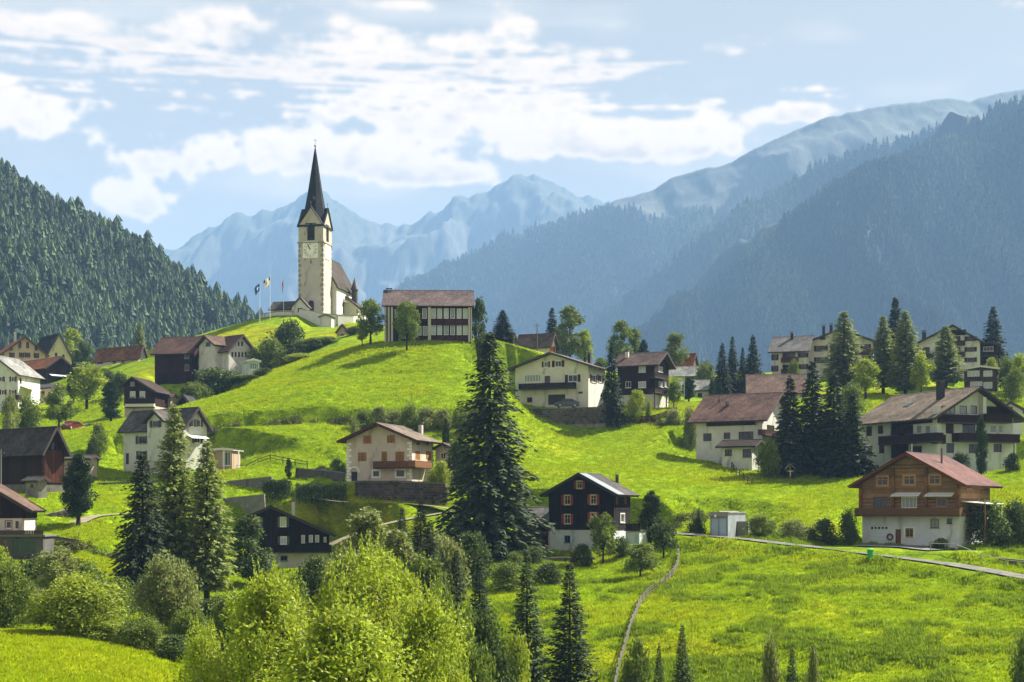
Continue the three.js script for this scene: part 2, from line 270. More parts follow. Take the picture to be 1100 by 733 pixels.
// where the line of sight through a picture point meets the ground
function hit(u, v, d0 = 60, d1 = 450) { for (let d = d0; d < d1; d += .4) { const p = P(u, v, d); if (p.y < ground(p.x, p.z)) return V(p.x, ground(p.x, p.z), p.z); } return P(u, v, d1); }
function buildGround() {
  const pos = new Float32Array(NX * NZ * 3), uv = new Float32Array(NX * NZ * 2), col = new Float32Array(NX * NZ * 3), idx = [];
  for (let j = 0; j < NZ; j++) for (let i = 0; i < NX; i++) {
    const k = j * NX + i, x = xs[i], z = zs[j];
    pos.set([x, HY[k], z], k * 3); uv.set([x + HY[k] * .4, z - HY[k] * 1.2], k * 2);
    const n = fbm(x * .035 + 5, z * .035, 4), m = fbm(x * .13, z * .13 + 7, 3), dry = sm(.52, .72, m * .6 + n * .4);
    col.set([lerp(.95, 1.25, dry) * lerp(.8, 1.12, n), lerp(1, .98, dry) * lerp(.82, 1.1, n), lerp(1, .9, dry)], k * 3);
    if (i + 1 < NX && j + 1 < NZ) idx.push(k, k + 1, k + NX, k + 1, k + NX + 1, k + NX);
  }
  const g = new THREE.BufferGeometry(); g.setAttribute('position', new THREE.BufferAttribute(pos, 3)); g.setAttribute('uv', new THREE.BufferAttribute(uv, 2)); g.setAttribute('color', new THREE.BufferAttribute(col, 3)); g.setIndex(idx); g.computeVertexNormals();
  const m = new THREE.MeshPhysicalMaterial({ color: new THREE.Color().setRGB(.37, .44, .008), map: grassTone, bumpMap: grassBump, bumpScale: .12, roughness: 1, specularIntensity: .1, vertexColors: true });
  const t = kind(mesh('meadow_ground', g, m, scene), 'structure');
  const far = new THREE.PlaneGeometry(10400, 9100, 8, 8).rotateX(-Math.PI / 2).translate(0, -75, -3950);
  const fm = std('#53652a', { map: soilTone, roughness: 1 });
  kind(mesh('valley_floor', far, fm, scene), 'structure');
}
const asphalt = concrete('#8b8781'), gravelMat = concrete('#b3a68d');
for (const r of roads) {
  const pos = [], uv = [], idx = [], n = r.line.length; let s = 0;
  for (let i = 0; i < n; i++) {
    const p = r.line[i], t = r.line[Math.min(n - 1, i + 1)].clone().sub(r.line[Math.max(0, i - 1)]).setY(0).normalize(), q = V(-t.z, 0, t.x), wv = r.w * (1 + (noise(i * .5, r.w * 9) - .5) * .14) / 2;
    for (const k of [-1, 1]) { pos.push(p.x + q.x * wv * k, p.y + .03, p.z + q.z * wv * k); uv.push(s, wv * k); }
    if (i) s += p.distanceTo(r.line[i - 1]);
    if (i + 1 < n) idx.push(2 * i, 2 * i + 1, 2 * i + 2, 2 * i + 1, 2 * i + 3, 2 * i + 2);
  }
  const g = new THREE.BufferGeometry(); g.setAttribute('position', new THREE.Float32BufferAttribute(pos, 3)); g.setAttribute('uv', new THREE.Float32BufferAttribute(uv, 2)); g.setIndex(idx); g.computeVertexNormals();
  kind(mesh(numbered(r.name), g, r.mat === 'asphalt' ? asphalt : gravelMat, scene), 'structure');
}
const onRoad = (x, z, m = .3) => roads.some((r) => x > r.box.min.x && x < r.box.max.x && z > r.box.min.y && z < r.box.max.y && r.line.some((p) => Math.hypot(p.x - x, p.z - z) < r.w / 2 + m));
// a building cuts its own level into the slope
function level(p, base) {
  const c = Math.cos(p.r), s = Math.sin(p.r), reach = Math.hypot(p.w, p.l) + 10;
  for (let j = 0; j < NZ; j++) { const dz = zs[j] - p.z; if (Math.abs(dz) > reach) continue; for (let i = 0; i < NX; i++) { const dx = xs[i] - p.x; if (Math.abs(dx) > reach) continue;
    const a = Math.max(0, Math.abs(dx * c - dz * s) - p.w), b = Math.max(0, Math.abs(dx * s + dz * c) - p.l), q = Math.hypot(a, b); if (q > 9) continue;
    const lim = base - .08 + Math.max(0, q - 1.2) * .5; if (HY[j * NX + i] > lim) HY[j * NX + i] = lim; } }
}
const prints = []; // footprints of buildings, kept free of grass
const inPrint = (x, z) => prints.some((p) => { const dx = x - p.x, dz = z - p.z, c = Math.cos(p.r), s = Math.sin(p.r); return Math.abs(dx * c - dz * s) < p.w && Math.abs(dx * s + dz * c) < p.l; });
// ---------- mountains ----------
const colours = { forest: [.022, .036, .020], pasture: [.088, .098, .045], rock: [.17, .155, .135], scree: [.42, .39, .35] };
function ridgeLine(pts, u) { if (u <= pts[0][0]) return pts[0][1]; for (let i = 1; i < pts.length; i++) if (u <= pts[i][0]) { const t = (u - pts[i - 1][0]) / (pts[i][0] - pts[i - 1][0]); return lerp(pts[i - 1][1], pts[i][1], t); } return pts.at(-1)[1]; }
function mountain(name, pts, d, reach, o) {
  const NC = o.cols, NR = o.rows, u0 = pts[0][0], u1 = pts.at(-1)[0], back = Math.round(NR * .15), rows = NR + back;
  const pos = new Float32Array((NC + 1) * (rows + 1) * 3), col = new Float32Array(pos.length), uv = new Float32Array((NC + 1) * (rows + 1) * 2), idx = [], at = [];
  for (let j = 0; j <= rows; j++) for (let i = 0; i <= NC; i++) {
    const t = (j - back) / NR, u = lerp(u0, u1, i / NC), k = j * (NC + 1) + i, dd = d(u), top = (V0 - ridgeLine(pts, u)) / F * dd;
    const f = Math.abs(t), slope = t < 0 ? f * .7 : (1 - Math.pow(1 - f, o.curve || 1)) ;
    const x = X(u, dd) + (o.drift || 0) * t * reach, z = -(dd - t * reach);
    const gx = x / o.scale, gz = z / o.scale;
    const rid = 1 - Math.abs(2 * fbm(gx * 1.6 + o.seed, gz * .55 + 3, 5) - 1), big = fbm(gx * .7 + o.seed * 2, gz * .5, 4) - .5;
    const edge = sm(0, .16, f);
    let y = lerp(top, o.base, slope) + ((rid - .62) * o.relief + big * o.relief * 1.1) * edge + (fbm(gx * 6, gz * 6 + o.seed, 4) - .5) * o.relief * .2 + (fbm(gx * 22 + 3, gz * 14 + o.seed, 4) - .5) * o.relief * (o.detail ?? .055) + (fbm(gx * 11 + 8, gz * 6 + o.seed, 4) - .5) * o.relief * (o.detail ? .3 : 0);
    const zz = z + (rid - .6) * o.relief * edge * .8;
    pos.set([x, y, zz], k * 3); uv.set([x / 40, (y + z) / 40], k * 2);
    const line = o.treeline(u, x) + (fbm(gx * 2.4 + 9, gz * 2.4, 4) - .5) * o.treeMix, fo = sm(line + o.soft, line - o.soft, y);
    const gr = sm(.52, .62, fbm(gx * 3.3 + o.seed, gz * 3.3 + 40, 5)) * (o.rocky ?? .5), sc = sm(.66, .74, fbm(gx * 6 + 70, gz * 3.5, 5)) * (o.scree ?? .3);
    const mixc = [0, 1, 2].map((c) => { let q = lerp(colours.pasture[c], colours.rock[c], gr); q = lerp(q, colours.scree[c], sc * .6); const bare = lerp(colours.forest[c], q, (1 - fo)); return lerp(bare, colours.scree[c] * .7, sc * fo * (o.cut ?? .25)); });
    col.set(mixc, k * 3); at.push(fo * (1 - sc * .8));
    if (i < NC && j < rows) idx.push(k, k + NC + 1, k + 1, k + 1, k + NC + 1, k + NC + 2);
  }
  const g = new THREE.BufferGeometry(); g.setAttribute('position', new THREE.BufferAttribute(pos, 3)); g.setAttribute('color', new THREE.BufferAttribute(col, 3)); g.setAttribute('uv', new THREE.BufferAttribute(uv, 2)); g.setIndex(idx); g.computeVertexNormals();
  const m = new THREE.MeshStandardMaterial({ vertexColors: true, roughness: 1, map: soilTone.clone() });
  m.map.repeat.set(.9, .9);
  kind(mesh(numbered(name), g, m, scene), 'structure');
  // trees of the wooded slopes
  if (o.trees) {
    const list = [], r = rng(o.seed * 77 + 5);
    for (let n = 0; n < o.trees * 5 && list.length < o.trees; n++) {
      const a = r() * NC, b = back + r() * NR * (o.treeReach ?? .8), i = Math.floor(a), j = Math.floor(b), k = j * (NC + 1) + i;
      if (j >= rows || i >= NC || at[k] < .35 + r() * .5) continue;
      const fx = a - i, fz = b - j, q = [0, 1, 2].map((c) => { const A = pos[k * 3 + c], B = pos[(k + 1) * 3 + c], C = pos[(k + NC + 1) * 3 + c]; return A + (B - A) * fx + (C - A) * fz * (fx + fz < 1 ? 1 : 1); });
      const U = 550 + F * q[0] / -q[2]; if (U < -60 || U > 1160) continue;
      list.push([q[0], q[1], q[2], .7 + r() * .7]);
    }
    farTrees.push({ list, h: o.treeH });
  }
}
const farTrees = [];
mountain('far_mountain_range', [[60, 300], [150, 274], [175, 268], [190, 262], [215, 252], [232, 243], [245, 240], [262, 237], [280, 233], [290, 226], [300, 222], [310, 219], [318, 218], [335, 213], [352, 214], [362, 221], [372, 227], [385, 235], [395, 239], [410, 242], [430, 239], [450, 236], [466, 231], [478, 222], [487, 216], [500, 214], [515, 212], [526, 209], [535, 203], [545, 196], [556, 190], [567, 188], [578, 190], [595, 193], [615, 203], [640, 212], [663, 218], [690, 224], [760, 250], [850, 290]], () => 7000, 2800,
  { cols: 420, rows: 130, base: -120, scale: 1050, relief: 330, seed: 3.7, curve: 1.25, treeline: () => 640, treeMix: 420, soft: 60, rocky: .8, scree: .12, detail: .1 });
mountain('valley_side_mountain', [[380, 352], [430, 316], [460, 298], [500, 276], [540, 258], [580, 246], [620, 234], [650, 224], [672, 216], [700, 205], [720, 194], [740, 186], [760, 178], [785, 171], [810, 158], [830, 150], [850, 142], [872, 133], [895, 124], [912, 119], [930, 117], [950, 117], [968, 114], [985, 112], [1002, 109], [1020, 108], [1034, 109], [1044, 111], [1060, 106], [1100, 96], [1150, 84]], (u) => lerp(5000, 4700, sm(430, 1000, u)), 1800,
  { cols: 420, rows: 150, base: -120, scale: 1000, relief: 230, seed: 8, curve: 1.1, drift: .12, treeline: (u) => lerp(1010, 830, sm(600, 1000, u)), treeMix: 340, soft: 40, rocky: .35, scree: .55, trees: 15000, treeH: 24, treeReach: .75 });
mountain('wooded_mountain_shoulder', [[590, 395], [620, 372], [660, 334], [700, 298], [740, 264], [775, 238], [800, 222], [830, 207], [850, 197], [870, 186], [890, 176], [910, 170], [940, 160], [985, 148], [1040, 128], [1100, 112], [1150, 98]], () => 3800, 1000,
  { cols: 260, rows: 90, base: -100, scale: 700, relief: 200, seed: 12, curve: 1.1, drift: .1, treeline: (u) => 930, treeMix: 160, soft: 40, rocky: .25, scree: .3, cut: .3, trees: 12000, treeH: 22 });
mountain('wooded_mountain_slope', [[640, 410], [690, 374], [740, 327], [790, 287], [820, 262], [850, 240], [880, 217], [905, 199], [930, 184], [960, 167], [1000, 152], [1040, 138], [1070, 124], [1100, 111], [1150, 88]], () => 3100, 1050,
  { cols: 300, rows: 120, base: -100, scale: 640, relief: 240, seed: 21, curve: 1.12, drift: .1, treeline: () => 1400, treeMix: 200, soft: 30, rocky: .4, scree: .6, cut: .8, trees: 20000, treeH: 21 });

// a small conifer for woods: ragged tiers
function smallConifer(seed, tiers, n) {
  const r = rng(seed), pos = [], col = [];
  for (let t = 0; t < tiers; t++) {
    const y0 = .08 + t / tiers * .8, y1 = Math.min(1, y0 + 1.75 / tiers), R = .17 * Math.pow(1 - y0 * .95, .58) * (1 + (r() - .5) * .2);
    for (let k = 0; k < n; k++) {
      const a = (k + r() * .7) / n * 6.283, w = (.62 + r() * .5) / n * 3.1, rr = R * (.7 + r() * .55), c = .75 + r() * .5;
      pos.push(Math.cos(a - w) * rr * .8, y0 + r() * .03, Math.sin(a - w) * rr * .8, Math.cos(a) * rr * .15, y1, Math.sin(a) * rr * .15, Math.cos(a + w) * rr, y0 - .03 + r() * .04, Math.sin(a + w) * rr);
      for (let q = 0; q < 3; q++) col.push(c, c, c);
    }
  }
  const g = new THREE.BufferGeometry(); g.setAttribute('position', new THREE.Float32BufferAttribute(pos, 3)); g.setAttribute('color', new THREE.Float32BufferAttribute(col, 3)); g.computeVertexNormals(); return g;
}
function instances(name, geo, mat, list, colour) { // list: x, y, z, height, width factor
  const m = new THREE.InstancedMesh(geo, mat, list.length), o = new THREE.Object3D(), r = rng(list.length), c = new THREE.Color();
  list.forEach((p, i) => { o.position.set(p[0], p[1], p[2]); o.rotation.set((r() - .5) * .06, r() * 6.28, (r() - .5) * .06); o.scale.set(p[3] * (p[4] ?? 1), p[3], p[3] * (p[4] ?? 1)); o.updateMatrix(); m.setMatrixAt(i, o.matrix); colour(r, c, p); m.setColorAt(i, c); });
  m.name = numbered(name); m.castShadow = m.receiveShadow = true; kind(m, 'stuff'); scene.add(m); return m;
}
const woodMat = leafMat(1, 1, 1, .15);
{
  const g = smallConifer(4, 4, 5);
  const list = farTrees.flatMap((f) => f.list.map(([x, y, z, s]) => [x, y - 2, z, f.h * s, 1.35]));
  const w = instances('mountain_wood', g, woodMat, list, (r, c, p) => { const n = fbm(p[0] * .006 + 4, (p[1] * 1.5 + p[2]) * .004, 4), t = (.55 + r() * .6) * (.45 + 1.3 * n), y = sm(.5, .7, n); c.setRGB(lerp(.03, .07, y) * t, lerp(.05, .1, y) * t, lerp(.026, .034, y) * t); });
  w.userData.label = 'hazy blue conifer wood covering the far mountain slopes'; w.userData.category = 'wood';
}
// ---------- the wooded hill on the left ----------
const hillTop = (x, d) => TV * d + 149 - .555 * (x + 300) - .36 * (900 - Math.min(d, 900)) - .35 * Math.max(0, d - 900);
const hillY = (x, d) => { const h = hillTop(x, d) + (fbm(x * .012 + 4, d * .012, 4) - .5) * 34; return Math.max(h, 12 + TV * 600 - Math.max(0, x + 60) * .3); };
{
  const nx = 90, nz = 80, pos = [], uv = [], idx = [];
  for (let j = 0; j <= nz; j++) for (let i = 0; i <= nx; i++) { const x = lerp(-620, 30, i / nx), d = lerp(560, 1250, j / nz); pos.push(x, hillY(x, d) - (j === 0 ? 40 : 0), -d); uv.push(x, d); if (i < nx && j < nz) { const k = j * (nx + 1) + i; idx.push(k, k + 1, k + nx + 1, k + 1, k + nx + 2, k + nx + 1); } }
  const g = new THREE.BufferGeometry(); g.setAttribute('position', new THREE.Float32BufferAttribute(pos, 3)); g.setAttribute('uv', new THREE.Float32BufferAttribute(uv, 2)); g.setIndex(idx); g.computeVertexNormals();
  kind(mesh('wooded_hill', g, std('#2a3320', { map: soilTone, roughness: 1 }), scene), 'structure');
}
// ---------- trees ----------
class Foliage { // collects leaf-sized faces
  constructor() { this.p = []; this.c = []; }
  leaf(p, d, w, l, c) { // diamond from p along d, half width along w
    const m = 0.45, qx = p.x + d.x * l, qy = p.y + d.y * l, qz = p.z + d.z * l, mx = p.x + d.x * l * m, my = p.y + d.y * l * m, mz = p.z + d.z * l * m;
    this.p.push(p.x, p.y, p.z, mx + w.x, my + w.y, mz + w.z, qx, qy, qz, p.x, p.y, p.z, qx, qy, qz, mx - w.x, my - w.y, mz - w.z);
    for (let i = 0; i < 6; i++) this.c.push(c[0], c[1], c[2]);
  }
  build() { const g = new THREE.BufferGeometry(); g.setAttribute('position', new THREE.Float32BufferAttribute(this.p, 3)); g.setAttribute('color', new THREE.Float32BufferAttribute(this.c, 3)); g.computeVertexNormals(); return g; }
}
const randDir = (r) => { const z = r() * 2 - 1, a = r() * 6.283, s = Math.sqrt(1 - z * z); return V(s * Math.cos(a), z, s * Math.sin(a)); };
// conifer of height 1 and half width 1 (scaled when placed): whorls of drooping boughs set with sprays
function conifer(seed, o) {
  const r = rng(seed), f = new Foliage(), lean = V((r() - .5) * .02, 0, (r() - .5) * .02), H = 10, RW = o.rw; // built 10 m high, RW half width
  const trunk = [tube(V(0, -.6, 0), V(0, H * .35, 0), .2, .14, 7), tube(V(0, H * .35, 0), V(0, H * .98, 0), .14, .015, 6)];
  for (let w = 0; w < o.whorls; w++) {
    const t = Math.pow((w + r() * .7) / o.whorls, .92), y = H * (o.clear + (1 - o.clear) * t);
    let L = RW * o.profile(t) * (.78 + r() * .4); if (L < .05) L = .06;
    const nb = Math.max(3, Math.round(o.per * (.55 + .6 * (1 - t)))), a0 = r() * 6.28;
    for (let b = 0; b < nb; b++) {
      if (r() < o.miss) continue;
      const a = a0 + (b + (r() - .5) * .7) / nb * 6.283, l = L * (.65 + r() * .5), ca = Math.cos(a), sa = Math.sin(a), rise = o.rise + (r() - .5) * .2 + t * .25, sag = o.sag * (.6 + r() * .8) * (1 - t * .6), yb = y + (r() - .5) * .22;
      const at = (s) => V(ca * l * s, yb + l * (rise * s - sag * s * s), sa * l * s);
      const ns = Math.max(4, Math.round(o.sprays * (.35 + l / RW)));
      for (let k = 0; k < ns; k++) {
        const s = .12 + .88 * Math.pow((k + r()) / ns, .8), p = at(s), side = (r() < .5 ? -1 : 1) * (.35 + r() * .9), tip = s > .85 ? .3 : 1;
        const d = V(ca - sa * side * tip, -.15 - o.hang * r() + rise * .5, sa + ca * side * tip).normalize();
        const ll = o.len * (.6 + r() * .7) * (.45 + .55 * (1 - s * .5)) * (.5 + .5 * (1 - t)), wv = V(-d.z, (r() - .5) * 1.6, d.x).normalize().multiplyScalar(ll * o.wid * (.7 + r() * .6));
        const tone = .72 + .5 * r() + (s > .75 ? .16 : 0), y2 = r();
        p.x += (r() - .5) * .12; p.y += (r() - .5) * .16; p.z += (r() - .5) * .12;
        f.leaf(p, d, wv, ll, [tone * (1 + .2 * y2), tone, tone * (1 - .15 * y2)]);
      }
    }
  }
  return { trunk: merge(trunk), crown: f.build(), rw: RW, h: H };
}
const spruceP = (t) => Math.pow(1 - t, .82) * (t < .06 ? .72 + t * 4.6 : 1), narrowP = (t) => Math.pow(1 - t, .62) * (t < .12 ? .55 + t * 3.7 : 1), ovalP = (t) => Math.pow(Math.sin(Math.PI * (.12 + .88 * t)), .65);
const SP = { whorls: 56, per: 11, sprays: 18, rw: 2.2, clear: .04, profile: spruceP, rise: -.05, sag: .28, hang: .6, len: .6, wid: .27, miss: .1 };
const kinds = {
  spruce: [11, 12, 13, 14].map((s) => conifer(s, SP)),
  bigSpruce: [conifer(21, { ...SP, whorls: 70, per: 12, sprays: 30, rw: 2.5, len: .44, wid: .27, miss: .18, sag: .46, clear: .04, profile: (t) => Math.pow(1 - t, .72) * (.72 + .42 * noise(t * 11, 3)) * (t < .05 ? .85 : 1) })],
  youngSpruce: [31, 32, 33].map((s) => conifer(s, { ...SP, whorls: 64, per: 11, sprays: 21, rw: 2.3, rise: .22, sag: .16, hang: .3, len: .5, wid: .25 })),
  larch: [41, 42, 43].map((s) => conifer(s, { ...SP, whorls: 80, per: 10, sprays: 22, rw: 1.9, rise: .08, sag: .12, hang: .8, len: .44, wid: .28, miss: .18, clear: .1, profile: narrowP })),
  
};
// broad-leaved tree or bush: limbs, and leaves in clumps; built 10 high (radius rw)
function broadleaf(seed, o) {
  const r = rng(seed), f = new Foliage(), H = 10, wood = [], blobs = [];
  const y0 = H * o.clear, top = H - y0;
  wood.push(tube(V(0, -.5, 0), V(0, y0 + top * .3, 0), .26 * o.trunk, .16 * o.trunk, 7));
  for (let i = 0; i < o.blobs; i++) {
    const a = i * 2.399 + r() * .8, yy = o.bush ? Math.pow(r(), .9) : r(), prof = o.profile ? o.profile(yy) : Math.sqrt(Math.max(.05, 1 - Math.pow(2 * yy - .85, 2) * .85)), rad = o.rw * prof * Math.sqrt(r()) * .82;
    const c = V(Math.cos(a) * rad, y0 + top * (.1 + .8 * yy), Math.sin(a) * rad), br = o.blob * (.65 + r() * .7) * (o.bush ? 1 : 1 - .25 * yy);
    blobs.push([c, br, .8 + r() * .4]);
    if (i % 2 === 0) wood.push(tube(V(0, y0 + top * .3 * r(), 0), c, .09 * o.trunk, .02, 5));
  }
  for (const [c, br, tone] of blobs) for (let k = 0; k < o.leaves; k++) {
    const d = randDir(r), q = c.clone().addScaledVector(d, br * Math.pow(r(), .42)); if (q.y < .05) q.y = .05 + r() * .3;
    const u = randDir(r), s = o.leaf * (.6 + r() * .8); u.y = u.y * .7 + (o.up ?? 0);
    u.normalize(); const w = u.clone().cross(randDir(r)).normalize().multiplyScalar(s * (o.wid ?? .33)), t = tone * (.75 + r() * .5), h = r();
    f.leaf(q, u, w, s, [t * (1 + .25 * h), t, t * (1 - .3 * h)]);
  }
  if (o.shoots) for (let k = 0; k < o.shoots; k++) { // upright leafy shoots
    const [c, br] = blobs[Math.floor(r() * blobs.length)], d = V((r() - .5) * .5, 1, (r() - .5) * .5).normalize(), b = c.clone().addScaledVector(V((r() - .5) * 2, .6 + r() * .4, (r() - .5) * 2), br * .7), L = o.shootLen * (.5 + r() * .8);
    wood.push(tube(b, b.clone().addScaledVector(d, L), .012, .004, 3));
    for (let j = 0; j < 26; j++) { const p = b.clone().addScaledVector(d, L * (j + r()) / 26), u = randDir(r); u.y = Math.abs(u.y) * .8 + .5; u.normalize(); const s = o.leaf * (.6 + r() * .6) * (1.15 - j / 40), t = .9 + r() * .5; f.leaf(p, u, u.clone().cross(randDir(r)).normalize().multiplyScalar(s * .28), s, [t * 1.1, t, t * .85]); }
  }
  return { trunk: merge(wood), crown: f.build(), rw: o.rw + o.blob * .5, h: H };
}
const BL = { clear: .22, trunk: 1, rw: 3, blobs: 34, blob: 1.25, leaves: 130, leaf: .42 };
Object.assign(kinds, {
  thuja: [51, 52].map((s) => broadleaf(s, { clear: .06, trunk: 1, rw: 1.9, blobs: 90, blob: .62, leaves: 110, leaf: .32, wid: .22, up: .7, profile: (t) => Math.pow(Math.sin(Math.PI * clamp(.1 + .9 * t, 0, 1)), .6) })),
  tree: [61, 62, 63, 64].map((s) => broadleaf(s, BL)),
  tallTree: [71, 72].map((s) => broadleaf(s, { ...BL, rw: 2.2, blobs: 40, blob: .9, leaves: 95, leaf: .36, clear: .15 })),
  denseTree: [75].map((s) => broadleaf(s, { ...BL, rw: 2.6, blobs: 46, blob: 1.2, leaves: 150, leaf: .36, clear: .08 })),
  bush: [81, 82, 83, 84].map((s) => broadleaf(s, { ...BL, bush: true, clear: 0, rw: 5.2, blobs: 36, blob: 2.1, leaves: 130, leaf: .62, trunk: .5 })),
  fruit: [91, 92].map((s) => broadleaf(s, { ...BL, rw: 4.2, blobs: 30, blob: 1.5, leaves: 110, leaf: .5, clear: .2 })),
  nearBush: [86, 87].map((s) => broadleaf(s, { ...BL, bush: true, clear: 0, rw: 6, blobs: 80, blob: 1.8, leaves: 190, leaf: .42, trunk: .5, shoots: 30, shootLen: 1.0 })),
  willow: [96, 97, 98].map((s) => broadleaf(s, { ...BL, clear: .05, rw: 3.6, blobs: 110, blob: 1.05, leaves: 340, leaf: .165, wid: .25, up: .2, shoots: 140, shootLen: .75, profile: (t) => Math.sqrt(Math.max(.05, 1 - t * t)) })),
});
const tones = {
  spruce: leafMat(.042, .068, .026, .2), darkSpruce: leafMat(.034, .054, .024, .18), larch: leafMat(.19, .25, .05, .5), young: leafMat(.065, .11, .03, .3),
  pine: leafMat(.034, .066, .028, .15), leaf: leafMat(.14, .21, .03, .45), light: leafMat(.26, .35, .028, .52), dark: leafMat(.07, .115, .024, .35), grey: leafMat(.21, .265, .085, .45), gold: leafMat(.30, .40, .04, .6), birch: leafMat(.14, .2, .045, .42), hedge: leafMat(.042, .075, .022, .25),
};
let treeSeed = 1;
function plant(name, label, cat, kd, tone, u, d, vTop, wpx, o = {}) {
  const list = kinds[kd], v = list[(o.v ?? treeSeed++) % list.length], x = X(u, d), z = -d, y = ground(x, z) - (o.sink ?? .1), h = Math.max(.8, (V0 - vTop) / F * d - y), rad = wpx / 2 * d / F;
  const g = thing(name, label, cat, o.group); g.position.set(x, y, z); g.rotation.y = hash2(Math.round(u * 7), Math.round(d * 3)) * 6.28;
  const sx = rad / v.rw, sy = h / v.h;
  g.scale.set(sx, sy, sx);
  mesh('trunk', v.trunk, kd === 'tallTree' ? barkGrey : barkMat, g); mesh('crown', v.crown, tones[tone], g);
  return g;
}
// ---------- building kit ----------
// A house is set out from one visible corner of its gable front: 'r' or 'l' end of the front. Sizes come from where its edges stand in the picture.
class Bld {
  constructor(s) {
    Object.assign(this, { over: .8, og: .8, fdn: 2.5, t: .3, xr: .5, corner: 'r', deck: plain('#3a241a'), roof: roofing('#6a5044'), bands: [[99, plaster('#d8d4c6'), 0]] }, s);
    const th = this.rot * RAD, c = Math.cos(th), sn = Math.sin(th), C = P(this.uc, this.vb, this.d), a = (u) => (u - 550) / F;
    if (this.w === undefined) { const A = a(this.uEnd); this.w = this.corner === 'r' ? (C.x - A * this.d) / (c - A * sn) : (A * this.d - C.x) / (c - A * sn); }
    if (this.l === 'w') this.l = this.w;
    if (this.l === undefined) { const A = a(this.uSide); this.l = (C.x - A * this.d) / (sn + A * c); }
    if (this.w < 0 || this.l < 0) console.log('BAD', this.name, this.w, this.l);
    const hx = this.corner === 'r' ? this.w / 2 : -this.w / 2, off = V(hx, 0, this.l / 2).applyAxisAngle(V(0, 1, 0), th);
    this.pos = C.clone().sub(off); this.th = th;
    if (this.vEave !== undefined) this.h = (V0 - this.vEave) / F * this.d - C.y;
    this.rx = -this.w / 2 + this.w * this.xr;
    if (this.vApex !== undefined) { const q = V(this.rx, 0, this.l / 2).applyAxisAngle(V(0, 1, 0), th).add(this.pos); this.hr = (V0 - this.vApex) / F * -q.z - C.y; }
    else this.hr = this.h + Math.tan((this.pitch ?? 22) * RAD) * this.w * Math.max(this.xr, 1 - this.xr);
    this.hL = this.hL ?? this.h; this.hR = this.hR ?? this.h;
    this.holes = { front: [], right: [], left: [], back: [] };
    if (this.parent) this.group = this.parent.group;
    else { this.group = thing(this.name, this.label, this.cat ?? 'house', this.grp); this.group.position.copy(this.pos); this.group.rotation.y = th; }
    const fp = { x: this.pos.x, z: this.pos.z, r: th, w: this.w / 2 + .3, l: this.l / 2 + .3 }; prints.push(fp); if (!this.noLevel) level(fp, this.pos.y);
    this.mine = new THREE.Matrix4().makeRotationY(th).setPosition(this.pos);
    this.rel = this.parent ? this.parent.mine.clone().invert().multiply(this.mine) : new THREE.Matrix4();
    if (this.debug) console.log(this.name, 'w', this.w.toFixed(1), 'l', this.l.toFixed(1), 'h', this.h.toFixed(1), 'hr', this.hr.toFixed(1));
  }
  add(name, geo, mat, parent) { geo.applyMatrix4(this.rel); return mesh(name, geo, mat, parent ?? this.group); }
  yv(v, d = this.d) { return (V0 - v) / F * d - this.pos.y; }
  out(side) { return side === 'front' || side === 'back' ? this.l / 2 : this.w / 2; }
  M(side) { const a = { front: 0, right: 90, back: 180, left: -90 }[side] * RAD; return new THREE.Matrix4().makeRotationY(a).multiply(new THREE.Matrix4().makeTranslation(0, 0, this.out(side))); }
  at(side, u, v, off = 0) { // picture point -> place on that face
    const inv = this.mine.clone().invert(), o = V(0, 0, 0).applyMatrix4(inv), d = V((u - 550) / F, (V0 - v) / F, -1).transformDirection(inv), m = this.M(side).clone().invert();
    o.applyMatrix4(m); d.transformDirection(m); const t = (off - o.z) / d.z; return [o.x + d.x * t, o.y + d.y * t];
  }
  place(side, geo) { if (this.zoff) geo.translate(0, 0, this.zoff); return geo.applyMatrix4(this.M(side)); }
  rect(side, [u, v, w, h], off = 0) { const a = this.at(side, u - w / 2, v, off), b = this.at(side, u + w / 2, v, off), c = this.at(side, u, v - h / 2, off), e = this.at(side, u, v + h / 2, off); return [(a[0] + b[0]) / 2, (c[1] + e[1]) / 2, Math.abs(b[0] - a[0]), Math.abs(c[1] - e[1])]; }
  poly(side, proud = 0) {
    const hw = this.w / 2 + proud, f = -this.fdn;
    if (side === 'front') return [[-hw, f], [hw, f], [hw, this.hR - .02], [this.rx, this.hr - .02], [-hw, this.hL - .02]];
    if (side === 'back') return [[-hw, f], [hw, f], [hw, this.hL - .02], [-this.rx, this.hr - .02], [-hw, this.hR - .02]];
    const s = this.l / 2 - this.t, h = (side === 'right' ? this.hR : this.hL) - .02; return [[-s, f], [s, f], [s, h], [-s, h]];
  }
  windows(side, list, o = {}) {
    for (const q of list) {
      const [s, y, w, h] = o.metres ? q : this.rect(side, q), W = Math.max(w, .35), Hh = Math.max(h, .4), oo = { ...o, ...(q[4] || {}) };
      this.holes[side].push([s, y, W, Hh, oo]);
    }
    return this;
  }
  oneWindow(side, s, y, w, h, o, recessed) {
    const z0 = recessed ? -.13 : .01, fr = o.frame ?? plain('#d9d6cd', .6), b = Math.min(.09, w * .12), G = [];
    if (o.door) { // solid leaf
      const d = this.add(o.name ?? 'door', this.place(side, bx(w, h, .06, s, y, z0 + .03)), o.door);
      const parts = []; const n = o.panels ?? 0; for (let i = 1; i < n; i++) parts.push(bx(w * .98, .035, .02, s, y - h / 2 + h * i / n, z0 + .065));
      if (parts.length) this.add('door_rail', this.place(side, merge(parts)), o.rail ?? plain('#8e8e8a'), d);
      if (o.lights) for (let i = 0; i < o.lights; i++) this.add('door_light', this.place(side, bx(w / o.lights * .6, h * .11, .02, s - w / 2 + w * (i + .5) / o.lights, y + h * .38, z0 + .072)), glass, d);
      return;
    }
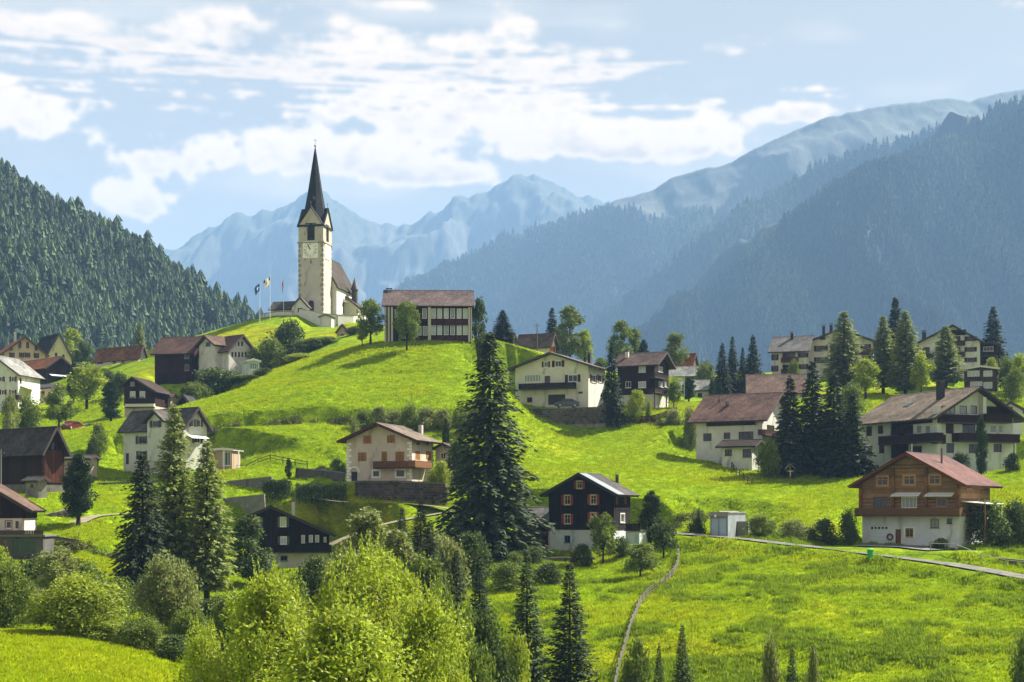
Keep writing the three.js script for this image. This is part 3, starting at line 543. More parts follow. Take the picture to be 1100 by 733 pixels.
    if (o.closed) { const n = w > .8 ? 2 : 1; let first; for (let i = 0; i < n; i++) { const lw = w / n - .02, g = [bx(lw, h, .04, s - w / 2 + (i + .5) * w / n, y, z0 + .1)]; for (let k = 0; k < 8; k++) g.push(bx(lw * .8, .025, .02, s - w / 2 + (i + .5) * w / n, y - h * .42 + k * h * .12, z0 + .128)); this.add('shutter', this.place(side, merge(g)), o.closed); } }
    else {
      G.push(bx(w, b, .08, s, y + h / 2 - b / 2, z0 + .04), bx(w, b, .08, s, y - h / 2 + b / 2, z0 + .04), bx(b, h - 2 * b, .08, s - w / 2 + b / 2, y, z0 + .04), bx(b, h - 2 * b, .08, s + w / 2 - b / 2, y, z0 + .04));
      const n = o.mull ?? (w > 1.7 ? Math.round(w / .85) : w > .6 ? 2 : 1); for (let i = 1; i < n; i++) G.push(bx(.05, h - 2 * b, .06, s - w / 2 + w * i / n, y, z0 + .04));
      if (o.cross) G.push(bx(w - 2 * b, .045, .06, s, y + h * .12, z0 + .038));
      const f = this.add('window', this.place(side, merge(G)), fr);
      this.add('pane', this.place(side, bx(w - b, h - b, .02, s, y, z0 + .02)), o.pane ?? glass, f);
      if (o.sill !== false && w > .5) this.add('sill', this.place(side, bx(w + .16, .06, .22, s, y - h / 2 - .03, .02)), o.sillMat ?? fr, f);
      if (o.sh) for (const k of [-1, 1]) { const sw = Math.min(.55, w * .42), g = [bx(sw, h + .06, .045, s + k * (w / 2 + sw / 2 + .03), y, .035)]; for (let i = 0; i < 6; i++) g.push(bx(sw * .8, .03, .02, s + k * (w / 2 + sw / 2 + .03), y - h * .4 + i * h * .16, .064)); this.add('shutter', this.place(side, merge(g)), o.sh, f); }
      if (o.flowers) { const g = [bx(w * .9, .16, .2, s, y - h / 2 - .06, .16)]; this.add('flower_box', this.place(side, merge(g)), plain('#5b3a28'), f); const fl = new Foliage(), r = rng(Math.round(s * 100 + y * 37)); for (let i = 0; i < 50; i++) fl.leaf(V(s + (r() - .5) * w * .9, y - h / 2 + .02 + r() * .2, .12 + r() * .18), randDir(r), randDir(r).multiplyScalar(.05), .14, i % 2 ? [.5, .03, .03] : [.06, .12, .03]); this.add('flowers', this.place(side, fl.build()), memo('fl', () => leafMat(1, 1, 1, .2)), f); }
    }
    if (o.sur) { const k = o.surW ?? .14, g = [bx(w + 2 * k, k, .05, s, y + h / 2 + k / 2 + .002, .022), bx(w + 2 * k, k, .05, s, y - h / 2 - k / 2 - .002, .024), bx(k, h, .05, s - w / 2 - k / 2 - .002, y, .02), bx(k, h, .05, s + w / 2 + k / 2 + .002, y, .02)]; this.add('window_surround', this.place(side, merge(g)), o.sur); }
  }
  balcony(side, u0, u1, vTop, vBot, dep, mat, o = {}) {
    const a = this.at(side, u0, (vTop + vBot) / 2, dep), b = this.at(side, u1, (vTop + vBot) / 2, dep), um = (u0 + u1) / 2, y1 = this.at(side, um, vTop, dep)[1], y0 = this.at(side, um, vBot, dep)[1];
    const s0 = Math.min(a[0], b[0]), s1 = Math.max(a[0], b[0]), w = s1 - s0, c = (s0 + s1) / 2;
    const fl = this.add('balcony', this.place(side, bx(w, .16, dep + .02, c, y0 + .08, dep / 2 + .01)), o.floor ?? this.deck);
    const g = [], r = rng(Math.round(u0 * 13 + vTop)), n = Math.max(2, Math.round(w / .17));
    for (let i = 0; i < n; i++) g.push(bx(w / n - .018, y1 - y0 - .14, .03 + r() * .008, s0 + (i + .5) * w / n, (y1 + y0) / 2 + .06, dep - .02));
    for (const s of [s0 + .02, s1 - .02]) { const m = Math.max(1, Math.round(dep / .17)); for (let i = 0; i < m; i++) g.push(bx(.03, y1 - y0 - .14, dep / m - .018, s, (y1 + y0) / 2 + .06, (i + .5) * dep / m)); }
    this.add('railing', this.place(side, merge(g)), mat, fl);
    this.add('handrail', this.place(side, merge([bx(w + .06, .07, .1, c, y1 - .03, dep - .02), bx(.1, .07, dep - .08, s0 + .02, y1 - .03, dep / 2 - .04), bx(.1, .07, dep - .08, s1 - .02, y1 - .03, dep / 2 - .04)])), o.rail ?? mat, fl);
    if (o.posts) for (const [pu, v2] of o.posts) { const s = this.at(side, pu, vBot, dep)[0], e = this.at(side, pu, v2, dep)[1]; this.add('post', this.place(side, bx(.18, Math.abs(y0 - e), .18, s, (y0 + e) / 2, dep - .2)), o.postMat ?? plain('#cfcabd')); }
    return this;
  }
  panel(name, side, [u0, u1, v0, v1], mat, proud = .05, dep = .06) { const a = this.rect(side, [(u0 + u1) / 2, (v0 + v1) / 2, u1 - u0, v1 - v0], proud); this.add(name, this.place(side, bx(a[2], a[3], dep, a[0], a[1], proud)), mat); return this; }
  chimney(u, vTop, vBase, wpx, mat, o = {}) { // stands on the roof near the ridge plane of picture column u
    const side = o.side ?? 'right', off = o.off ?? -this.w * .25, [s, y] = this.at(side, u, vTop, off), k = wpx * this.d / F, y0 = this.at(side, u, vBase, off)[1] - 1.2;
    const c = this.add('chimney', this.place(side, bx(k, y - y0, k * .8, s, (y + y0) / 2, off)), mat);
    this.add('chimney_cap', this.place(side, merge([bx(k * 1.25, .1, k * 1.05, s, y + .3, off), bx(.08, .25, k * .8, s - k * .42, y + .125, off), bx(.08, .25, k * .8, s + k * .42, y + .125, off)])), plain('#55504b'), c); return this;
  }
  finish() {
    const b = this, ev = b.fdn;
    // walls, storey by storey, with openings cut
    for (const side of b.sides ?? ['front', 'right', 'left', 'back']) {
      let y0 = -b.fdn;
      for (const [top, mat, proud = 0] of b.bands) {
        const y1 = Math.min(top, 50); let pts = b.poly(side, proud);
        const clip = (pl, inside, cross) => { const out = []; pl.forEach((p, i) => { const q = pl[(i + 1) % pl.length], a = inside(p), c = inside(q); if (a) out.push(p); if (a !== c) out.push(cross(p, q)); }); return out; };
        const cut = (k) => (p, q) => { const t = (k - p[1]) / (q[1] - p[1]); return [lerp(p[0], q[0], t), k]; };
        pts = clip(pts, (p) => p[1] >= y0 - 1e-9, cut(y0)); if (pts.length > 2) pts = clip(pts, (p) => p[1] <= y1 + 1e-9, cut(y1));
        if (pts.length > 2 && Math.max(...pts.map((p) => p[1])) - Math.min(...pts.map((p) => p[1])) > .02) {
          const sh = new THREE.Shape(pts.map((p) => new THREE.Vector2(p[0], p[1])));
          for (const hl of b.holes[side]) {
            const [s, y, w, h] = hl; if (hl.done) continue;
            const ok = [[-1, -1], [1, -1], [1, 1], [-1, 1]].every(([i, j]) => { const p = [s + i * (w / 2 + .04), y + j * (h / 2 + .04)]; return pts.every((e, k) => { const f = pts[(k + 1) % pts.length]; return (f[0] - e[0]) * (p[1] - e[1]) - (f[1] - e[1]) * (p[0] - e[0]) > 0; }); });
            if (ok) { hl.done = true; hl.proud = proud; sh.holes.push(new THREE.Path([[-1, -1], [-1, 1], [1, 1], [1, -1]].map(([i, j]) => new THREE.Vector2(s + i * w / 2, y + j * h / 2)))); }
          }
          const g = new THREE.ExtrudeGeometry(sh, { depth: b.t, bevelEnabled: false }).translate(0, 0, -b.t + proud);
          b.add('wall', b.place(side, g), mat);
        }
        y0 = y1;
      }
      for (const hl of b.holes[side]) { const [s, y, w, h, o] = hl; let p = hl.proud ?? 0; if (!hl.done) { for (const k of b.bands) { p = k[2] ?? 0; if (y < k[0]) break; } } b.zoff = p; b.oneWindow(side, s, y, w, h, o, !!hl.done); b.zoff = 0; }
    }
    if (b.noRoof) return b;
    const z = b.l / 2 + b.og, T = .13, D = .17, ridge = V(b.rx, b.hr, z);
    const sides = [[b.w / 2, b.hR], [-b.w / 2, b.hL]], tiles = [], deck = [], barge = [];
    for (const [ex, eh] of sides) {
      const v = V(ex - b.rx, eh - b.hr, 0), len = v.length(), n = v.clone().multiplyScalar((len + b.over) / len), nn = v.clone().multiplyScalar((len + b.over - .06) / len), up = V(-v.y, v.x, 0).normalize(); if (up.y < 0) up.negate();
      const a = V(0, 0, -2 * z), sgn = ex > 0;
      const top = ridge.clone().addScaledVector(up, D + T), dk = ridge.clone().addScaledVector(up, D - .002).add(V(0, 0, -.05));
      const al = V(0, 0, -2 * z + .1);
      tiles.push(sgn ? slab(top.clone().add(a), a.clone().negate(), n, T) : slab(top, a, n, T));
      deck.push(sgn ? slab(dk.clone().add(al), al.clone().negate(), nn, D) : slab(dk, al, nn, D));
      for (const zz of [z + .012, -z - .012]) { const p = ridge.clone().addScaledVector(up, .1).setZ(zz), q = p.clone().add(nn); barge.push(bar(p, q, .32, .05)); }
    }
    const roof = b.add('roof', merge(tiles), b.roof);
    b.add('eaves_boarding', merge(deck), b.deck, roof);
    barge.forEach((q) => b.add('barge_board', q, b.barge ?? b.deck, roof));
    b.add('ridge_cap', new THREE.CylinderGeometry(.14, .14, 2 * z + .02, 6).rotateX(Math.PI / 2).translate(b.rx, b.hr + D + T - .06 + Math.abs(0), 0), b.roof, roof);
    return b;
  }
}
const WHITE = plaster('#dedad0'), CREAM = plaster('#d9d4c6'), PINK = plaster('#d0c0b0'), DARKT = boards('#352017'), BROWNT = boards('#5b2f1f'), REDT = boards('#4c241b'), BLACKT = boards('#241a16'), LOG = logs('#9d7a57'), STONE = concrete('#8c877d');
const whiteFrame = plain('#dcdad2', .6), brownFrame = plain('#4a2a1c', .6), redPaint = plain('#7d2622', .6), orangeShut = boards('#b98345'), greenPaint = plain('#2f5541', .6), brownShut = boards('#5a3524'), greyShut = boards('#5f6258'), closedBrown = boards('#5c3326');
// ---------- church ----------
{
  const T = new Bld({ name: 'church', label: 'pale stone church with clock tower and dark pointed spire on the hilltop', cat: 'church', uc: 347.2, vb: 334, d: 362, rot: -12, corner: 'r', uEnd: 320.5, l: 'w', vEave: 241, vApex: 222, noRoof: true, fdn: 4 });
  const w = T.w, hw = w / 2, tan = plaster('#c8bdb3'), tanTop = plaster('#c4b9a8'), stoneQ = concrete('#bfb09a'), slate = roofing('#2f2f35'), hG = T.hr, hE = T.h;
  const hC = T.yv(260);
  const arch = (s, y0, ww, hh) => { const p = new THREE.Path(); p.moveTo(s - ww / 2, y0); p.lineTo(s - ww / 2, y0 + hh - ww / 2); p.absarc(s, y0 + hh - ww / 2, ww / 2, Math.PI, 0, true); p.lineTo(s + ww / 2, y0); p.closePath(); return p; };
  for (const side of ['front', 'right', 'back', 'left']) {
    const e = side === 'front' || side === 'back' ? 0 : .5;
    const low = new THREE.Shape([[-hw + e, -4], [hw - e, -4], [hw - e, hC], [-hw + e, hC]].map((p) => new THREE.Vector2(...p)));
    if (side === 'front') { low.holes.push(arch(0, .0, 1.5, 2.6)); low.holes.push(new THREE.Path([[-.15, 11.2], [-.15, 12.2], [.15, 12.2], [.15, 11.2]].map((p) => new THREE.Vector2(...p)))); }
    T.add('wall', T.place(side, new THREE.ExtrudeGeometry(low, { depth: .5, bevelEnabled: false }).translate(0, 0, -.5)), tan);
    const up = new THREE.Shape([[-hw + e, hC], [hw - e, hC], [hw - e, hE], [0, hG], [-hw + e, hE]].map((p) => new THREE.Vector2(...p)));
    const bw = 1.9, by = hC + .5, bh = 3.9; up.holes.push(arch(0, by, bw, bh));
    T.add('bell_stage_wall', T.place(side, new THREE.ExtrudeGeometry(up, { depth: .5, bevelEnabled: false }).translate(0, 0, -.5)), tanTop);
    const lou = []; for (let i = 0; i < 9; i++) lou.push(bx(bw * (i < 7 ? 1 : .7), .05, .3, 0, by + .3 + i * .38, -.3).rotateX(0)); lou.push(bx(bw, bh, .04, 0, by + bh / 2, -.46));
    T.add('bell_louvre', T.place(side, merge(lou)), plain('#1c1512'));
    T.add('cornice', T.place(side, bx(w + (e ? 0 : .5), .28, .25, 0, hC + .0, .126)), stoneQ);
    T.add('gable_trim', T.place(side, merge([bar(V(-hw - .15, hE - .25, .1), V(.02, hG + .02, .1), .22, .22), bar(V(hw + .15, hE - .25, .1), V(-.02, hG + .02, .1), .22, .21)])), plain('#4a463f'));
    const q = []; for (let i = 0; i < 17; i++) { const lw = i % 2 ? .7 : .42; q.push(bx(lw, .78, .03, -hw + lw / 2, .4 + i * 1.16 % 99, .012), bx(lw, .78, .03, hw - lw / 2, .4 + i * 1.16, .012)); }
    kind(T.add('quoin', T.place(side, merge(q.filter((k) => { k.computeBoundingBox(); return k.boundingBox.max.y < hC - .2; }))), stoneQ), 'stuff');
  }
  T.add('tower_door', T.place('front', bx(1.4, 2.5, .08, 0, 1.25, -.4)), plain('#2a1b12'));
  // roofs over the four gables and the spire
  const gs = [];
  for (const turn of [0, 90]) for (const sx of [1, -1]) { const v = V(sx * (hw + .35), -(hG - hE) * (hw + .35) / hw, 0), o = V(0, hG + .12, hw + .3), a = V(0, 0, -w - .6); const s = sx > 0 ? slab(o.clone().add(a), a.clone().negate(), v, .12) : slab(o, a, v, .12); gs.push(s.rotateY(turn * RAD + .0001)); }
  const roof = T.add('gable_roof', merge(gs), slate);
  const apex = T.yv(157, 365), prof = [[0, 0], [.12, .3], [.3, .55], [.55, .78], [1, 1.1]];
  const sp = [], yB = hE + .2, Ht = apex - yB;
  const rAt = (t) => (hw * 1.0) * (1 - t) * (1 - .12 * Math.sin(t * Math.PI)) + .05;
  { const pos = [], uv = [], N = 14; for (let j = 0; j < N; j++) for (let i = 0; i < 8; i++) { const a0 = (i - .5) * Math.PI / 4, a1 = (i + .5) * Math.PI / 4, k = 1 / Math.cos(Math.PI / 8), pt = (t, a) => { const r = rAt(t) * k; return [Math.sin(a) * r, yB + Ht * t, Math.cos(a) * r]; }, A = pt(j / N, a0), B = pt(j / N, a1), C = pt((j + 1) / N, a1), D = pt((j + 1) / N, a0); pos.push(...A, ...B, ...C, ...A, ...C, ...D); const y0 = Ht * j / N, y1 = Ht * (j + 1) / N; uv.push(i, y0, i + 1, y0, i + 1, y1, i, y0, i + 1, y1, i, y1); }
    const gg = new THREE.BufferGeometry(); gg.setAttribute('position', new THREE.Float32BufferAttribute(pos, 3)); gg.setAttribute('uv', new THREE.Float32BufferAttribute(uv, 2)); gg.computeVertexNormals(); const s = T.add('spire', gg, slate);
    T.add('spire_finial', merge([new THREE.SphereGeometry(.28, 10, 8).translate(0, apex + .2, 0), tube(V(0, apex, 0), V(0, apex + 2, 0), .05, .03, 6), bx(.8, .07, .07, 0, apex + 1.5, 0)]), plain('#8c7a4a', .4), s);
    T.add('spire_gablet', merge([new THREE.ConeGeometry(.35, .9, 4).translate(.4, hG + 2.3, rAt(.2) + .02)]), slate, s); }
  for (const [sx, sz] of [[0, 1], [1, 0]]) T.add('gable_finial', merge([tube(V(sx * hw, hG + .1, sz * hw), V(sx * hw, hG + 1.1, sz * hw), .06, .03, 6), new THREE.SphereGeometry(.14, 8, 6).translate(sx * hw, hG + 1.1, sz * hw)]), plain('#5a5648'));
  // clock
  const cv = document.createElement('canvas'); cv.width = cv.height = 512; const x = cv.getContext('2d');
  x.fillStyle = '#e6e2d6'; x.fillRect(0, 0, 512, 512); x.translate(256, 256);
  x.strokeStyle = '#3c3a38'; x.lineWidth = 5; x.beginPath(); x.arc(0, 0, 232, 0, 6.29); x.stroke(); x.lineWidth = 3; x.beginPath(); x.arc(0, 0, 130, 0, 6.29); x.stroke();
  x.fillStyle = '#1e1d1d'; x.textAlign = 'center'; x.textBaseline = 'middle'; x.font = 'bold 84px serif';
  ['XII', 'I', 'II', 'III', 'IIII', 'V', 'VI', 'VII', 'VIII', 'IX', 'X', 'XI'].forEach((s, i) => { x.save(); x.rotate(i * Math.PI / 6); x.translate(0, -182); x.scale(.62, 1); x.fillText(s, 0, 0); x.restore(); });
  const dial = new THREE.CanvasTexture(cv); dial.colorSpace = THREE.SRGBColorSpace;
  const [cs, cy, cw, chh] = T.rect('front', [333.4, 268.3, 16, 18]);
  const face = T.add('clock_face', T.place('front', bx(cw, chh, .12, cs, cy, .07)), std('#ffffff', { map: dial, roughness: .8 }));
  const hand = (len, ang, ww) => bar(V(cs, cy, .16), V(cs + Math.sin(ang) * len, cy + Math.cos(ang) * len, .16), ww, .03);
  T.add('clock_hand', T.place('front', hand(cw * .26, -32 * RAD, .22)), plain('#151414'), face);
  T.add('clock_hand', T.place('front', hand(cw * .38, -26 * RAD, .16).translate(0, 0, .04)), plain('#151414'), face);
  for (const side of ['right']) { const f2 = T.add('clock_face', T.place(side, bx(cw, chh, .12, 0, cy, .07)), std('#ffffff', { map: dial, roughness: .8 })); }
  // nave behind the tower, choir at its far end
  const N = new Bld({ parent: T, uc: 361.5, vb: 335, d: 368, rot: -12, corner: 'r', w: 8.6, l: 15, vEave: 308, pitch: 61, over: .5, og: .2, roof: roofing('#54483f'), bands: [[99, plaster('#dad5ca'), 0]], fdn: 4 });
  N.windows('right', [[1.5, 3.3, 1.0, 2.9], [5, 3.3, 1.0, 2.9]], { metres: true, frame: plain('#8b7d66'), mull: 1, sill: false }); N.windows('right', [[-2.2, 1.6, 1.2, 2.6]], { metres: true, door: plain('#2b2019') }); N.finish();
  T.add('door_hood', new THREE.ConeGeometry(1.1, 1.1, 4).rotateY(Math.PI / 4).applyMatrix4(N.M('right')).applyMatrix4(new THREE.Matrix4()).translate(0, 0, 0).applyMatrix4(N.rel.clone().multiply(new THREE.Matrix4().makeTranslation(0, 3.4, 2.2))), plain('#4a3d33'));
  const S = new Bld({ parent: T, uc: 384, vb: 339, d: 374, rot: -12, corner: 'r', w: 6, l: 7, vEave: 330, pitch: 38, over: .4, og: .3, roof: roofing('#54483f'), bands: [[99, plaster('#d6cdb9'), 0]], fdn: 4 }); S.windows('right', [[0, .9, .7, 1.1]], { metres: true, mull: 1 }); S.finish();
  const tb = P(381, 338, 377).applyMatrix4(T.mine.clone().invert());
  T.add('ridge_turret', merge([new THREE.CylinderGeometry(.75, .85, 5.4, 8).translate(tb.x, tb.y + 3.4, tb.z), new THREE.ConeGeometry(1.1, 3.2, 8).translate(tb.x, tb.y + 7.6, tb.z)]), plain('#453a33'));
}
// walls of the churchyard, gatehouse, corner pier
function wallRun(name, label, pts, h, t, mat, cop, cat = 'wall', group) { // pts on the ground; stepped copings
  const g = thing(name, label, cat, group), o = pts[0]; g.position.copy(o); const gg = [], cc = [];
  for (let i = 0; i + 1 < pts.length; i++) {
    const a = pts[i].clone().sub(o), b = pts[i + 1].clone().sub(o), d = b.clone().sub(a), n = V(-d.z, 0, d.x).normalize().multiplyScalar(t);
    const s = slab(a.clone().addScaledVector(n, -.5).add(V(0, h, 0)), n, d, h + 1.4), c = slab(a.clone().addScaledVector(n, -.65).add(V(0, h + .12, 0)), n.clone().multiplyScalar(1.3), d, .12);
    gg.push(s); cc.push(c);
  }
  mesh('masonry', merge(gg), mat, g); if (cop) mesh('coping', merge(cc), cop, g); return g;
}
const gp = (u, d) => onGround(X(u, d), -d);
const yardWall = plaster('#d9d6cd'), copingM = concrete('#8f877a');
wallRun('churchyard_wall', 'long white churchyard wall running right and downhill from the church tower', [[322, 357], [335, 355], [347, 353], [362, 353], [378, 356], [390, 360]].map(([u, d]) => gp(u, d)), 1.5, .5, yardWall, copingM);
wallRun('churchyard_wall', 'short white churchyard wall below the flagpoles', [[283, 362], [300, 359], [314, 357]].map(([u, d]) => gp(u, d)), .8, .5, yardWall, copingM);
new Bld({ name: 'churchyard_lodge', label: 'low churchyard building with grey roof left of the church tower', cat: 'building', uc: 314, vb: 335, d: 366, rot: 75, corner: 'l', w: 5, uSide: 290, vEave: 332.5, pitch: 38, over: .3, og: .3, roof: roofing('#6b645d'), bands: [[99, yardWall, 0]] }).finish();
new Bld({ name: 'gatehouse', label: 'small white gabled gatehouse at the foot of the church tower', cat: 'building', uc: 330.5, vb: 336, d: 357, rot: -5, corner: 'r', uEnd: 313.5, l: 2.5, vEave: 330, vApex: 320.5, over: .3, og: .25, roof: roofing('#8a7f70'), bands: [[99, yardWall, 0]] }).windows('front', [[322, 333.5, 5, 5]], { door: plain('#4d4238') }).finish();
{ const b = new Bld({ name: 'wall_pier', label: 'squat white pier with stone cap on the churchyard slope', cat: 'pier', uc: 356, vb: 353, d: 346, rot: -8, corner: 'r', uEnd: 343, l: 2.4, vEave: 341, pitch: 20, over: .25, og: .25, roof: copingM, deck: copingM, bands: [[99, yardWall, 0]] }); b.finish(); }
new Bld({ name: 'wayside_chapel', label: 'tiny wayside chapel with dark gable roof below the church', cat: 'chapel', uc: 373, vb: 367, d: 322, rot: -5, corner: 'r', uEnd: 362, l: 2.6, vEave: 357, vApex: 350, over: .35, og: .3, roof: roofing('#57483f'), bands: [[99, plaster('#b7a48d'), 0]] }).windows('front', [[367.5, 362, 3.5, 6]], { door: plain('#2b2622') }).finish();
// flags
function flag(u, d, vTop, label, paint, len, drop) {
  const p = gp(u, d), g = thing('flagpole', label, 'flag'), h = (V0 - vTop) / F * d - p.y; g.position.copy(p);
  mesh('pole', tube(V(0, -.3, 0), V(0, h, 0), .07, .04, 8), plain('#d8d8d4', .4), g); mesh('finial', new THREE.SphereGeometry(.1, 8, 6).translate(0, h + .05, 0), plain('#b79a4a', .4), g);
  const c = document.createElement('canvas'); c.width = 128; c.height = 96; paint(c.getContext('2d')); const t = new THREE.CanvasTexture(c); t.colorSpace = THREE.SRGBColorSpace;
  const geo = new THREE.PlaneGeometry(1, 1, 14, 10), a = geo.attributes.position; for (let i = 0; i < a.count; i++) { const s = a.getX(i) + .5, y = a.getY(i); a.setXYZ(i, -s * len * .8 * (.8 + .1 * Math.sin(y * 3)), h - .2 - (0.5 - y) * 1.7 - s * s * drop, Math.sin(s * 8 + y * 2) * .22 * s); } geo.computeVertexNormals();
  mesh('flag_cloth', geo, new THREE.MeshPhysicalMaterial({ map: t, roughness: .9, transmission: .3, thickness: 0, side: THREE.DoubleSide }), g);
}
flag(279, 352, 304, 'blue flag with a pale mark drooping on its pole', (x) => { x.fillStyle = '#1c4f8f'; x.fillRect(0, 0, 128, 96); x.fillStyle = '#dfe3e6'; x.fillRect(52, 30, 26, 36); x.fillRect(20, 40, 14, 14); }, 1.7, 1.1);
flag(290, 354, 297, 'white yellow and black flag on the tallest pole', (x) => { x.fillStyle = '#e9e6dc'; x.fillRect(0, 0, 128, 96); x.fillStyle = '#c9a227'; x.fillRect(64, 40, 40, 40); x.fillStyle = '#20242a'; x.fillRect(0, 0, 30, 40); x.fillRect(96, 0, 32, 34); }, 2.1, 1.0);
flag(304.5, 358, 300, 'narrow red and white flag hanging limp nearest the church', (x) => { x.fillStyle = '#b3202a'; x.fillRect(0, 0, 128, 96); x.fillStyle = '#e8e6e0'; x.fillRect(0, 40, 128, 20); }, .5, 1.4);

// ---------- the school on the hill ----------
{
  const b = new Bld({ name: 'hilltop_hall', label: 'long two storey brown and white hall on top of the green hill', cat: 'building', uc: 506.5, vb: 366, d: 284, rot: 92, corner: 'l', w: 9.5, uSide: 413.5, vEave: 328, pitch: 33, over: .9, og: .5, roof: roofing('#7d6a66'), deck: plain('#2e1d18'), bands: [[99, boards('#2b1a16'), 0]] });
  const S = 'left', cols = [465.8, 472.3, 479.3, 486.2, 493.2, 499.8];
  b.windows(S, cols.map((u, i) => [u, 337, 5.2, 11, i === 3 ? { pane: curtain } : {}]), { frame: whiteFrame, pane: paleGlass, mull: 1, sill: false });
  b.windows(S, cols.map((u, i) => [u, 354.6, 5.2, 11, i === 2 || i === 3 ? { pane: curtain } : {}]), { frame: whiteFrame, pane: paleGlass, mull: 1, sill: false });
  b.windows(S, [[456, 337, 5, 11], [450.3, 355.5, 5, 10], [456.7, 355.5, 5, 10], [427, 337, 6, 10], [435, 337, 6, 10], [434, 358, 8, 11]], { frame: whiteFrame, pane: curtain, mull: 1, sill: false });
  b.finish();
  for (const [u, wd] of [[414, 2], [417.5, 2], [421, 2.2], [461.3, 3.2], [504, 1.8], [506.2, 1.2]]) b.panel('pilaster', S, [u - wd / 2, u + wd / 2, 328.6, 368], plaster('#cfc8b6'), .25, .5);
  b.panel('balcony_band', S, [463.5, 503, 343, 349.5], REDT, .16, .2); b.panel('plinth_band', S, [443, 503, 361, 366], REDT, .12, .2);
  b.chimney(418, 312, 318, 5.5, concrete('#8e9aa0'), { side: 'left', off: -4.5 });
}
// ---------- houses in the middle ----------
{ // lower right chalet
  const b = new Bld({ name: 'log_chalet', label: 'honey brown log chalet with red roof and white garage storey by the road', uc: 1030.6, vb: 586, d: 176, rot: -34, corner: 'r', uEnd: 926.5, uSide: 1063, vEave: 518, vApex: 489, over: 1.3, og: 1.5, roof: roofing('#7b4c45'), deck: boards('#6e4225'), barge: boards('#7d4c2a') });
  b.bands = [[b.yv(555), plaster('#d9dcdc'), 0], [99, LOG, .06]];
  b.windows('front', [[948.3, 516.8, 12, 10], [977, 516, 12, 10], [1004.4, 515.5, 12, 10]], { frame: plain('#b88a58', .6), sur: plain('#a87644'), sill: false, cross: true });
  b.windows('front', [[946, 540, 15, 12]], { frame: plain('#5c3a22'), mull: 2, sill: false }); b.windows('front', [[977, 540, 17, 12]], { frame: whiteFrame, mull: 4, sill: false, pane: curtain }); b.windows('front', [[1012, 539.5, 12, 10]], { frame: plain('#a87644'), sill: false });
  b.windows('front', [[944.5, 575, 19, 20]], { sur: plain('#8f9a9a'), surW: .06, door: plain('#c2cccb', .6), panels: 5, rail: plain('#aab4b3'), lights: 5, name: 'garage_door' });
  b.windows('front', [[965, 577, 6, 16.5]], { door: boards('#8a5a32'), lights: 1 }); b.windows('front', [[977, 572.5, 9, 10]], { frame: plain('#b58a58'), sur: whiteFrame }); b.windows('front', [[1004.4, 562.6, 9.5, 9.5]], { frame: plain('#6a5236'), pane: curtain }); b.windows('front', [[1020, 560, 5.2, 5.2]], { frame: plain('#3b2a20') });
  b.windows('right', [[1040, 522, 5, 7], [1053, 521, 4, 7]], { frame: plain('#a87644') });
  b.finish();
  b.balcony('front', 918, 1031, 546, 555, 1.35, boards('#8a6543'), { floor: boards('#6e4225') });
  for (const u of [959.5, 995, 924.5, 1029.5]) b.panel('log_end_post', 'front', [u - 1.4, u + 1.4, u === 959.5 || u === 995 ? 503 : 518, 553], logs('#8a5f3a'), .22, .3);
  for (const [u0, u1] of [[960, 990], [996, 1026]]) { const p = b.rect('front', [(u0 + u1) / 2, 531.5, u1 - u0, 2]); b.add('awning', b.place('front', slab(V(p[0] - p[2] / 2, p[1] + .25, .05), V(0, -.45, 1.1), V(p[2], 0, 0), .05)), plain('#d5d2c6')); }
  b.add('pergola_canopy', b.place('right', slab(V(-b.l / 2 + .6, 5.05, .1), V(0, -.25, 2.8), V(b.l * .62, 0, 0), .08)), plain('#d8d3c8')); b.add('pergola_post', b.place('right', merge([bx(.14, 4.9, .14, -b.l / 2 + .8, 2.4, 2.7), bx(.14, 4.9, .14, b.l * .1, 2.4, 2.7)])), boards('#8a5a32'));
  b.add('stove_pipe', tube(V(2.2, b.hr - 1.2, 1), V(2.2, b.hr + .9, 1), .13, .13, 8), plain('#5d5450', .4));
  const wr = b.at('front', 956.5, 577); b.add('wall_wreath', b.place('front', new THREE.TorusGeometry(.32, .1, 6, 14).translate(wr[0], wr[1], .12)), plain('#5a3a30'));
}
